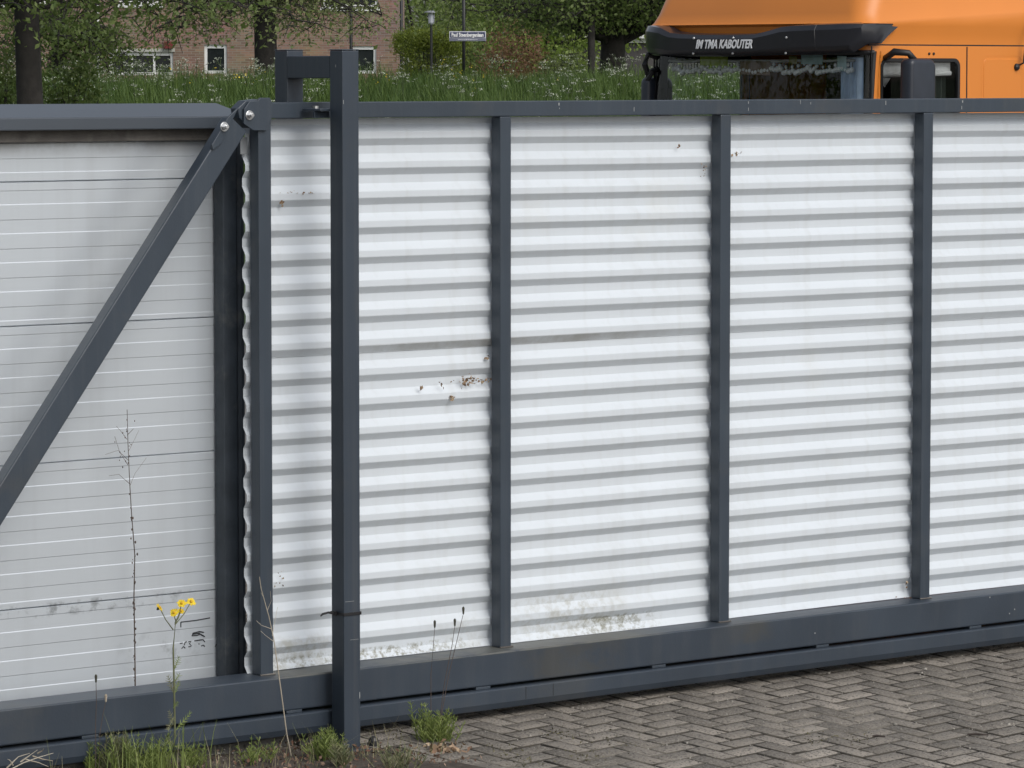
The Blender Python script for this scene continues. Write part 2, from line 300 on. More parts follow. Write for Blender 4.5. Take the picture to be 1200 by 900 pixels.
def grass():
    n = 90000; rr = np.random.RandomState(5)
    Y = 45.5 + (77 - 45.5) * rr.uniform(size=n) ** .9; X = rr.uniform(-1, 1, n) * (.135 * Y + 1.2)
    Z = np.array([bz(a, b) for a, b in zip(X, Y)])
    cl = .5 + .5 * np.sin(X * 1.9 + 1.1 * np.sin(Y * .8)) * np.cos(Y * .9 + X * .7)
    H = rr.uniform(.38, .78, n) * (.75 + .35 * cl); W = rr.uniform(.006, .012, n)
    az = rr.uniform(0, 2 * np.pi, n); ln = rr.uniform(.05, .75, n) ** 1.3 * H
    dx, dy = np.cos(az), np.sin(az); px_, py_ = -dy, dx
    V = np.empty((n, 6, 3))
    for k, (f, wd) in enumerate([(0, 1.), (.55, .8), (1., .15)]):
        bx, by = X + dx * ln * f * f, Y + dy * ln * f * f
        for q, sg in ((0, -1), (1, 1)):
            V[:, k * 2 + q, 0] = bx + px_ * W * wd * sg; V[:, k * 2 + q, 1] = by + py_ * W * wd * sg; V[:, k * 2 + q, 2] = Z - .02 + H * f
    base = np.array([(0, 1, 3, 2), (2, 3, 5, 4)]); Q = (base[None] + (np.arange(n) * 6)[:, None, None]).reshape(-1, 4)
    T = np.repeat(np.clip(rr.beta(1.3, 3.0, n) + .25 * (cl - .4), 0, 1), 2)
    m = pm('tall_grass', (.034, .076, .010), .7, 0, .3, .8, tint=(.13, .195, .038), trans=.25)
    tag(np_mesh('tall_grass', V.reshape(-1, 3), Q, m, T), 'long uncut dark green grass covering the bank behind the gate', 'grass', kind='stuff')
    # cow parsley among the grass: thin stalks with flat umbels of many little white florets
    rr = np.random.RandomState(9); st = MB(); C = []
    ncl = 330
    for i in range(ncl):
        Yc = 46 + 29 * rr.uniform() ** .8; Xc = rr.uniform(-1, 1) * (.13 * Yc + .6)
        if math.sin(Xc * 1.3 + 2) * math.cos(Yc * .7) < -.35 and rr.uniform() < .7: continue
        for k in range(rr.randint(1, 4)):
            x, y = Xc + rr.normal(0, .18), Yc + rr.normal(0, .18); h = rr.uniform(.55, .95); z0 = bz(x, y)
            top = Vector((x + rr.normal(0, .06), y + rr.normal(0, .06), z0 + h)); st.tube([(x, y, z0), top], .004, 3, 0, False)
            for u_ in range(rr.randint(2, 6)):
                c = top + Vector((rr.normal(0, .07), rr.normal(0, .07), rr.uniform(-.12, .04))); st.tube([top - Vector((0, 0, .12)), c], .003, 3, 0, False)
                for q in range(rr.randint(6, 13)):
                    a, r = rr.uniform(0, 6.28), .045 * math.sqrt(rr.uniform()); C.append((c.x + r * math.cos(a), c.y + r * math.sin(a), c.z + .008 * rr.normal()))
    v, q = leaf_arrays(rr, np.array(C), .017, asp=.9)
    n0 = len(st.v); V = np.vstack([np.array(st.v), v]); Q = np.vstack([np.array(st.f), q + n0])
    T = np.concatenate([np.zeros(len(st.f)), rr.uniform(.55, 1, len(q))])
    tag(np_mesh('cow_parsley', V, Q, pm('parsley', (.06, .09, .03), .8, 0, .1, 5, tint=(.52, .55, .45)), T), 'cow parsley with small white flower heads scattered through the long grass', 'wildflowers', kind='stuff')
    C = []; rr = np.random.RandomState(21)
    for i in range(26):
        a = atY(rr.choice([rr.uniform(250, 310), rr.uniform(530, 570), rr.uniform(0, 760)]), 90, rr.uniform(58, 74)); z = bz(a.x, a.y) + rr.uniform(.55, .8)
        for k in range(3): C.append((a.x + rr.normal(0, .03), a.y + rr.normal(0, .03), z + rr.normal(0, .03)))
    v, q = leaf_arrays(rr, np.array(C), .024, asp=.9)
    tag(np_mesh('buttercups', v, q, M['yellow']), 'small yellow buttercups among the long grass', 'wildflowers', kind='stuff')
grass()

# ================================================================== TREES AND SHRUBS
BARK = pm('dark_bark', (.030, .027, .024), .95, 0, .35, 7, .8, 25)
BARKG = pm('grey_bark', (.05, .046, .04), .95, 0, .35, 7, .8, 25)
def leafmat(name, a, b): return pm(name, a, .55, 0, .25, 1.2, tint=b, trans=.5)
LM = {'mid': leafmat('leaf_mid', (.09, .145, .035), (.26, .32, .10)), 'dark': leafmat('leaf_dark', (.065, .11, .026), (.19, .25, .065)),
      'bright': leafmat('leaf_bright', (.13, .21, .04), (.36, .45, .10)), 'olive': leafmat('leaf_olive', (.15, .19, .065), (.36, .40, .18)),
      'brown': leafmat('leaf_brown', (.15, .085, .045), (.31, .19, .10)), 'hedge': leafmat('leaf_hedge', (.07, .11, .016), (.27, .32, .04))}
def tree(name, label, base, r0, fork_h, top, rad_c, zlow, n_br, n_leaf, lsize, mat, seed, bark=BARK, lean=(0, 0), limbs=None, clump=.22, flare=1.25, group=None, low_bias=.5, light=1.0):
    rr = np.random.RandomState(seed); t = thing(name, label, 'tree', base, 0, group)
    tr = MB(); fk = Vector((lean[0], lean[1], fork_h))
    tr.tube([(0, 0, -.3), (0, 0, .02), fk * .25, fk * .6, fk], [r0 * flare * 1.3, r0 * flare, r0 * 1.06, r0, r0 * .95], 12)
    pts = []
    L_ = [] if limbs is None else [[Vector(p) for p in l] for l in limbs]
    for i in range(n_br):
        a = 2 * math.pi * (i + rr.uniform(-.3, .3)) / n_br * 2.4
        rr_ = rad_c * rr.uniform(.45, 1.0)
        zt = zlow + (top - zlow) * (rr.uniform() ** (1.0 + 2.2 * low_bias))
        tip = Vector((fk.x + rr_ * math.cos(a), fk.y + rr_ * math.sin(a), zt))
        st = fk * rr.uniform(.8, 1.0); midz = max(zt, fork_h) + rr.uniform(.1, .9)
        mid = st.lerp(tip, .5); mid.z = max(mid.z, (st.z + midz) / 2 + .2)
        L_.append([st, mid, tip])
    for l in L_:
        k = len(l); rl = min(.085, r0 * rr.uniform(.16, .30)) if limbs is None or l not in L_[:len(limbs)] else r0 * rr.uniform(.4, .5)
        sm = []
        for i in range(13):
            u = i / 12
            if k == 3: p = l[0] * (1 - u) ** 2 + l[1] * 2 * u * (1 - u) + l[2] * u * u
            else: p = l[0].lerp(l[-1], u)
            sm.append(p + Vector(rr.normal(0, .03, 3)) * (1 if 0 < i < 12 else 0))
        tr.tube(sm, [rl * (1 - .88 * i / 12) for i in range(13)], 6)
        for i in range(4, 13):
            pts.append(sm[i])
            for q in range(3):
                d = Vector(rr.normal(0, 1, 3)); d.z = d.z * .5 - .25; d.normalize(); e = sm[i] + d * rr.uniform(.2, .75) * light
                tr.tube([sm[i], sm[i].lerp(e, .5) + Vector((0, 0, .04)), e], [.012, .008, .003], 3, 0, False)
                pts += [sm[i].lerp(e, .6), e, e]
    tr.build('trunk', bark, t, smooth=True)
    P = np.array(pts); idx = rr.randint(0, len(P), n_leaf)
    wt = rr.uniform(.4, 1.6, len(P)); C = P[idx] + rr.normal(0, 1, (n_leaf, 3)) * (clump * wt[idx])[:, None]
    C = C[C[:, 2] > zlow - .35]; v, q = leaf_arrays(rr, C, lsize)
    tone = rr.beta(1.4, 2.4, len(C)) * .7 + .3 * rr.uniform(size=len(P))[idx[:len(C)]]
    np_mesh('crown', v, q, mat, tone, t)
    return t
def shrub(name, label, base, rx, ry, h, n, lsize, mat, seed, cat='shrub', boxy=False, group=None):
    rr = np.random.RandomState(seed); t = thing(name, label, cat, base, 0, group); st = MB(); C = []; B = []
    if boxy:
        nb = 520; B = [np.array((rr.uniform(-rx, rx), rr.uniform(-ry, ry), rr.uniform(.05, h))) for _ in range(nb)]
        for b in B:   # push to the faces of the hedge
            k = rr.randint(3)
            if k == 0: b[1] = -ry * rr.uniform(.8, 1.05)
            elif k == 1: b[2] = h * rr.uniform(.9, 1.06)
        sp = .085
    else:
        nb = 110
        for _ in range(nb):
            d = rr.normal(size=3); d[2] = abs(d[2]); d /= np.linalg.norm(d); k = rr.uniform(.45, 1.08)
            B.append(np.array((d[0] * rx * k, d[1] * ry * k, d[2] * h * k)))
        sp = .13 * max(.6, h / 2)
    for b in B[::3]: st.tube([(b[0] * .2, b[1] * .2, 0), (b[0] * .6, b[1] * .6, b[2] * .6), tuple(b)], [.02, .012, .004], 3, 0, False)
    st.build('branches', BARKG, t); B = np.array(B); idx = rr.randint(0, len(B), n)
    C = B[idx] + rr.normal(0, sp, (n, 3)); C[:, 2] = np.abs(C[:, 2]); v, q = leaf_arrays(rr, C, lsize)
    np_mesh('foliage', v, q, mat, np.clip(rr.beta(1.4, 2.4, n) * .7 + .35 * rr.uniform(size=len(B))[idx], 0, 1), t)
    return t
def base_at(px, Y, z=None):
    p = atY(px, 85, Y); p.z = bz(p.x, Y) if z is None else z; return p
# near tree at the left, its trunk cut by the fence cap
tree('broadleaf_tree', 'dark trunked tree standing close behind the left fence', base_at(37, 50), .155, 2.3, 7.5, 3.6, 1.75, 32, 13000, .085, LM['mid'], 31, lean=(-.07, 0), flare=1.18)
shrub('shrub', 'leafy green shrub growing right of the dark tree trunk at left', base_at(82, 52), .45, .5, 1.25, 3000, .07, LM['dark'], 33)
shrub('shrub', 'leafy shrub at the far left edge, left of the dark trunk', base_at(2, 51), .38, .4, 1.35, 2600, .07, LM['mid'], 34)
# tree in front of the house
tree('broadleaf_tree', 'tree with drooping pale green leaves in front of the brick house', base_at(313, 76), .205, 2.25, 7.5, 2.8, 1.5, 40, 13500, .085, LM['olive'], 42, lean=(-.05, 0), flare=1.0, low_bias=.9)
tree('broadleaf_tree', 'leafy dark tree partly hiding the left end of the brick house', base_at(70, 88, 1.4), .16, 2.1, 7, 2.2, 1.1, 26, 9500, .10, LM['dark'], 47, low_bias=.7)
# forked tree beside the lorry
tree('broadleaf_tree', 'thick forked tree just left of the orange lorry', base_at(713, 86, 1.5), .26, 2.0, 7, 4.2, 2.25, 42, 17000, .10, LM['mid'], 51, lean=(.12, 0), flare=1.35,
     limbs=[[(.05, 0, 1.5), (.5, 0, 2.05), (1.35, -.1, 3.3)], [(0, 0, 1.6), (-.15, 0, 2.6), (-.5, .2, 4)], [(.1, 0, 1.6), (.25, .2, 2.8), (.2, .3, 4.2)]], low_bias=.8)
tree('slim_tree', 'slim tree growing directly left of the thick forked trunk', base_at(693, 84, 1.5),   .075, 2.3, 7, 1.9, 2.4, 16, 4500, .09, LM['dark'], 53, low_bias=.6)
# row of trees beyond the street
for i, (px, Y, r, zl, key, sc, lb) in enumerate([
        (486, 122, 2.9, .6, 'mid', .15, 'tree right behind the clipped hedge beside the house'),
        (560, 132, 3.6, .6, 'bright', .16, 'bright green tree behind the street name sign'),
        (628, 126, 3.2, .7, 'bright', .16, 'bright green tree above the russet shrub'),
        (690, 140, 3.6, .7, 'mid', .16, 'tree behind the forked trunk and the low white building'),
        (762, 146, 3.6, .7, 'mid', .16, 'tree behind the left edge of the orange lorry')]):
    tree('street_tree', lb, base_at(px, Y, 1.1), .2, 1.8, 6.6, r, zl, 40, 13000, sc, LM[key], 60 + i, low_bias=.75, clump=.34, group='trees beyond the street', light=1.5)
shrub('shrub', 'russet brown shrub behind the street name sign', base_at(604, 94, 1.25), 1.0, .8, 2.45, 8000, .075, LM['brown'], 71)
shrub('shrub', 'grey green shrub between the russet shrub and the forked tree', base_at(662, 90, 1.3), .95, .8, 1.75, 5500, .07, LM['olive'], 72)
shrub('hedge', 'clipped yellow green hedge beside the corner of the brick house', base_at(505, 100, 1.15), .84, .6, 2.3, 30000, .05, LM['hedge'], 73, 'hedge', True)
# trees left of the view (they mirror in the lorry's windscreen)
for i, (x, y, lb) in enumerate([(-27, 36, 'tall unseen tree far left of the yard'), (-25, 30, 'second tall unseen tree far left of the yard')]):
    tree('unseen_yard_tree', lb, (x, y, 0), .22, 2.2, 9, 3.6, 1.0, 26, 7000, .2, LM['bright'], 80 + i, low_bias=.2, clump=.4, group='unseen trees left of the yard')
for i, (x, y, lb) in enumerate([(-6.4, 7, 'nearest unseen tree, added left of the gate to shade it'), (-7.6, 11.5, 'second unseen tree, added left of the gate to shade it')]):  # unseen trees added to cut skylight on the left faces of posts and stiles
    tree('unseen_yard_tree', lb, (x, y, 0), .2, 2.0, 8.5, 3.4, .9, 24, 6000, .3, LM['mid'], 180 + i, low_bias=.2, clump=.45, group='unseen trees left of the yard')
# far wood that closes the view
def wood():
    rr = np.random.RandomState(90); n = 26000; X = rr.uniform(-42, 42, n); Y = rr.uniform(150, 172, n)
    crown = 8 + 2 * np.sin(X * .5) + 1.2 * np.sin(X * 1.3 + 1); Z = 1 + crown * rr.uniform(size=n) ** .8
    C = np.stack([X, Y, Z], 1); v, q = leaf_arrays(rr, C, .45)
    tag(np_mesh('far_wood', v, q, LM['mid'], rr.beta(1.3, 2.5, n)), 'green wood filling the distance behind the street trees', 'wood', kind='stuff')
wood()

# ================================================================== BUILDINGS
def brickmat():
    m = pm('red_brick', (.2, .1, .07), .9, 0, .2, 2)
    N, L = m.node_tree.nodes, m.node_tree.links; p = N['Principled BSDF']
    tc = N.new('ShaderNodeTexCoord'); sp = N.new('ShaderNodeSeparateXYZ'); cb = N.new('ShaderNodeCombineXYZ'); ad = N.new('ShaderNodeMath'); ad.operation = 'ADD'
    L.new(tc.outputs['Object'], sp.inputs[0]); L.new(sp.outputs[0], ad.inputs[0]); L.new(sp.outputs[1], ad.inputs[1]); L.new(ad.outputs[0], cb.inputs[0]); L.new(sp.outputs[2], cb.inputs[1])
    b = N.new('ShaderNodeTexBrick'); b.inputs['Scale'].default_value = 1; b.inputs['Brick Width'].default_value = .22; b.inputs['Row Height'].default_value = .065; b.inputs['Mortar Size'].default_value = .008
    b.inputs['Color1'].default_value = (.34, .21, .155, 1); b.inputs['Color2'].default_value = (.185, .118, .094, 1); b.inputs['Mortar'].default_value = (.30, .26, .22, 1); b.inputs['Bias'].default_value = -.1
    L.new(cb.outputs[0], b.inputs['Vector'])
    n = N.new('ShaderNodeTexNoise'); n.inputs['Scale'].default_value = 1.3; n.inputs['Detail'].default_value = 6; L.new(tc.outputs['Object'], n.inputs['Vector'])
    mx = N.new('ShaderNodeMix'); mx.data_type = 'RGBA'; mx.blend_type = 'MULTIPLY'; mx.inputs[0].default_value = .45; L.new(b.outputs[0], mx.inputs[6]); L.new(n.outputs[1], mx.inputs[7])
    L.new(mx.outputs[2], p.inputs['Base Color']); return m
WHITE = pm('white_paint', (.72, .73, .72), .5, 0, .05, 4)
GLASSD = pm('dark_window_glass', (.02, .024, .026), .06, 0, .2, 3, spec=.7)
ROOFT = pm('roof_tile', (.12, .07, .05), .85, 0, .25, 5, .4, 20)
def holed_wall(x0, x1, z0, z1, holes, d):
    xs = sorted({x0, x1, *[h[0] for h in holes], *[h[1] for h in holes]}); zs = sorted({z0, z1, *[h[2] for h in holes], *[h[3] for h in holes]}); b = MB()
    for i in range(len(xs) - 1):
        for j in range(len(zs) - 1):
            cx, cz = (xs[i] + xs[i + 1]) / 2, (zs[j] + zs[j + 1]) / 2
            if any(h[0] < cx < h[1] and h[2] < cz < h[3] for h in holes): continue
            b.add([(xs[i], 0, zs[j]), (xs[i + 1], 0, zs[j]), (xs[i + 1], 0, zs[j + 1]), (xs[i], 0, zs[j + 1])], [(0, 1, 2, 3)])
    for (a, c, e, f) in holes:
        b.add([(a, 0, e), (c, 0, e), (c, 0, f), (a, 0, f), (a, d, e), (c, d, e), (c, d, f), (a, d, f)], [(0, 4, 5, 1), (1, 5, 6, 2), (2, 6, 7, 3), (3, 7, 4, 0)])
    return b
def house():
    Y = 110; zb = 1.1; h = thing('brick_house', 'two storey red brick house with white framed windows behind the grass bank', 'house', (0, Y, zb))
    def hx(px): return (px - 600) / 4814 * Y
    def hz(py): return CAM_H + (85 - py) / 4800 * Y - zb
    xr, xl, zt = hx(465), -17.0, 5.6
    wins = [(hx(239.5), hx(266), hz(86), hz(52.5)), (hx(413.5), hx(441), hz(86), hz(54)), (hx(128), hx(203), hz(88), hz(61)),
            (hx(378), hx(443), hz(9), hz(-32)), (hx(140), hx(190), hz(5), hz(-32)), (hx(5), hx(60), hz(5), hz(-32)), (hx(-60), hx(-20), hz(88), hz(52))]
    holed_wall(xl, xr, 0, zt, wins, .12).build('wall', brickmat(), h)
    sd_ = MB(); sd_.add([(xr, 0, 0), (xr, 8, 0), (xr, 8, zt), (xr, 4, zt + 2.6), (xr, 0, zt)], [(0, 1, 2, 3, 4)]); sd_.add([(xl, 0, 0), (xl, 8, 0), (xl, 8, zt), (xl, 4, zt + 2.6), (xl, 0, zt)], [(4, 3, 2, 1, 0)])
    sd_.add([(xl, 8, 0), (xr, 8, 0), (xr, 8, zt), (xl, 8, zt)], [(3, 2, 1, 0)]); sd_.build('gable_wall', bpy.data.materials['red_brick'], h)
    r = MB(); r.prism([(-.4, zt - .25), (-.4, zt - .1), (4, zt + 2.8), (8.4, zt - .1), (8.4, zt - .25), (4, zt + 2.62)], xl - .2, xr + .2, 'x'); r.build('roof', ROOFT, h)
    for k, (a, c, e, f) in enumerate(wins):
        t = .075; fr = MB(); fr.box(a, a + t, .06, .13, e, f); fr.box(c - t, c, .06, .13, e, f); fr.box(a + t, c - t, .06, .13, f - t * 1.3, f); fr.box(a + t, c - t, .06, .13, e, e + t)
        if k == 2: 
            for q in (.35, .7): fr.box(a + (c - a) * q - .03, a + (c - a) * q + .03, .06, .13, e + t, f - t * 1.3)
        wf = fr.build('window', WHITE, h); gp = MB(); gp.box(a + t, c - t, .10, .105, e + t, f - t * 1.3); gp.build('pane', GLASSD, wf)
        if k >= 3: s_ = MB(); s_.box(a - .05, c + .05, -.05, .06, e - .10, e - .002); s_.build('sill', WHITE, wf)
        if k == 2: s_ = MB(); s_.box(a - .05, c + .05, -.03, .05, f + .002, f + .09); s_.build('lintel', pm('pale_lintel', (.42, .42, .38), .8), wf)
        if k == 0:
            b = MB(); 
            for q in range(10): b.box(a + t + .02, c - t - .02, .12, .13, e + .15 + q * .055, e + .165 + q * .055)
            b.build('blind', pm('grey_blind', (.3, .31, .3), .8), wf)
    d = MB(); d.tube([(hx(115.5), -.06, 0), (hx(115.5), -.06, zt - .1)], .035, 8); d.build('downpipe', WHITE, h)
    d = MB(); d.box(hx(104), hx(112), -.1, -.002, 0, zt - .1); d.build('pilaster', pm('tan_pier', (.19, .15, .12), .9, 0, .2, 6), h)
    bx = MB(); bx.box(hx(193), hx(203), -.16, -.002, hz(57), hz(49)); bx.build('alarm_box', pm('red_box', (.15, .022, .02), .5), h)
    bx = MB(); bx.box(hx(120.5), hx(123.5), -.1, -.002, hz(56), hz(49)); bx.build('alarm_box', bpy.data.materials['red_box'], h)
house()
def low_building():
    Y = 128; h = thing('low_building', 'low grey building with a white roof edge behind the forked tree', 'building', (0, Y, 1.1))
    def hx(px): return (px - 600) / 4814 * Y
    def hz(py): return CAM_H + (85 - py) / 4800 * Y - 1.1
    a, c = hx(655), hx(830); b = MB(); b.box(a, c, 0, 7, 0, hz(50.5)); b.build('wall', pm('dark_render', (.075, .07, .072), .9, 0, .1, 1.5), h)
    b = MB(); b.box(a - .1, c + .1, -.12, 7.1, hz(50.4), hz(45.5)); b.box(a - .1, c + .1, -.32, 7.2, hz(45.3), hz(39)); b.build('roof_edge', WHITE, h)
    b = MB(); b.box(hx(727), hx(737), -.42, -.33, hz(50), hz(41)); b.build('notice_board', pm('slate_board', (.06, .065, .09), .6), h)
    f = MB(); e0, e1 = hz(49), hz(34); f.box(hx(668), hx(678), -.4, -.33, e0, e1); f.build('chimney', WHITE, h)
low_building()

# ================================================================== STREET FURNITURE
POLE = pm('black_pole', (.012, .013, .014), .45, 0, .1, 5)
def lamp_post(label, px, Y, ztop, r, grp=None):
    b = base_at(px, Y); t = thing('street_lamp', label, 'street lamp', b, 0, grp)
    p = MB(); p.tube([(0, 0, 0), (0, 0, 1.0), (0, 0, ztop)], [r * 1.25, r, r * .8], 10); p.build('pole', POLE, t, smooth=True)
    p = MB(); p.tube([(0, 0, ztop), (0, -.25, ztop + .12), (0, -.55, ztop + .1)], [r * .8, r * .6, r * .5], 8); p.build('arm', POLE, t)
    p = MB(); p.ell((0, -.7, ztop + .09), (.13, .28, .06)); p.build('lamp_head', POLE, t, smooth=True)
    return t
lamp_post('tall thin black lamp post rising behind the guide frame', 411.5, 84, 6.2, .036)
lamp_post('black pole at the right corner of the brick house', 470.5, 106, 6.0, .045)
def lantern():
    Y = 98; b = base_at(505.5, Y, 1.15); k = Y / 4814; t = thing('street_lamp', 'small lantern with a flat cap above the clipped hedge', 'street lamp', b)
    zc = lambda py: CAM_H + (85 - py) / 4800 * Y - 1.15
    p = MB(); p.tube([(0, 0, 0), (0, 0, zc(29))], .03, 8); p.build('pole', POLE, t)
    p = MB(); p.tube([(0, 0, zc(29)), (0, 0, zc(27)), (0, 0, zc(15.5))], [.04, .07, .085], 10); p.build('lamp_glass', pm('pale_lamp_glass', (.45, .47, .52), .3), t, smooth=False)
    p = MB(); p.tube([(0, 0, zc(15.4)), (0, 0, zc(14.2)), (0, 0, zc(13))], [.17, .165, .06], 14); p.build('lamp_cap', pm('grey_cap', (.25, .26, .28), .4), t)
    p = MB(); 
    for a in (0.7, 2.3, 3.9, 5.5): p.tube([(.086 * math.cos(a), .086 * math.sin(a), zc(28)), (.1 * math.cos(a), .1 * math.sin(a), zc(15.4))], .008, 4)
    p.build('lamp_bracket', bpy.data.materials['grey_cap'], t)
lantern()
def text_mesh(name, s, size, mat, parent, mw, shear=0.0, off=0.0, width=None, depth=.0015):
    cu = bpy.data.curves.new(name, 'FONT'); cu.body = s; cu.size = size; cu.shear = shear; cu.offset = off; cu.align_x = 'CENTER'; cu.align_y = 'CENTER'; cu.extrude = depth; cu.resolution_u = 3
    o = bpy.data.objects.new(name + '_curve', cu); COL.objects.link(o); bpy.context.view_layer.update()
    me = bpy.data.meshes.new_from_object(o.evaluated_get(bpy.context.evaluated_depsgraph_get())); bpy.data.objects.remove(o)
    me.name = name; me.materials.clear(); me.materials.append(mat)
    if width:
        xs = [v.co.x for v in me.vertices]; f = width / (max(xs) - min(xs))
        for v in me.vertices: v.co.x *= f
    r = bpy.data.objects.new(name, me); COL.objects.link(r); r.parent = parent; r.matrix_local = mw; return r
STANDX = Matrix.Rotation(math.pi / 2, 4, 'X')      # text upright, facing -Y
def street_sign():
    Y = 80; b = base_at(543.5, Y); t = thing('street_sign', 'blue street name plate with white letters on a black pole', 'street sign', b)
    p = MB(); p.tube([(0, 0, 0), (0, 0, 2.9)], .033, 10); p.build('pole', POLE, t, smooth=True)
    zc = lambda py: CAM_H + (85 - py) / 4800 * Y - b.z; k = Y / 4814; rz = Matrix.Rotation(rad(-4), 4, 'Z')
    x0, x1 = -17 * k, 26 * k; za, zb_, zm = zc(48.5), zc(37), zc(44.6)
    p = MB(); p.box(x0, x1, -.055, -.04, za, zb_); pl = p.build('name_plate', pm('plate_white', (.55, .56, .60), .4), t, .004)
    p = MB(); p.box(x0 + .018, x1 - .018, -.059, -.0551, zm + .006, zb_ - .018); p.build('blue_panel', pm('sign_blue', (.03, .04, .11), .35), pl)
    p = MB(); p.box(x0 + .004, x1 - .004, -.058, -.0551, za + .004, zm - .004); p.build('lower_strip', pm('sign_grey', (.16, .17, .23), .4), pl)
    text_mesh('lettering', 'Paul Steenbergenlaan', .105, pm('sign_letters', (.8, .8, .8), .5), pl, Matrix.Translation(((x0 + x1) / 2, -.061, (zm + zb_) / 2 - .008)) @ STANDX, off=.004, width=(x1 - x0) * .87)
    p = MB(); rr = random.Random(4); x = x0 + .17
    while x < x1 - .17: w_ = rr.uniform(.012, .03); p.box(x, x + w_, -.0605, -.0581, (za + zm) / 2 - .010, (za + zm) / 2 + .008); x += w_ + .009
    p.build('small_print', bpy.data.materials['plate_white'], pl)
    for z in (za + .05, zb_ - .05): p = MB(); p.box(-.045, .045, -.04, .04, z - .015, z + .015); p.build('clamp', POLE, t)
street_sign()

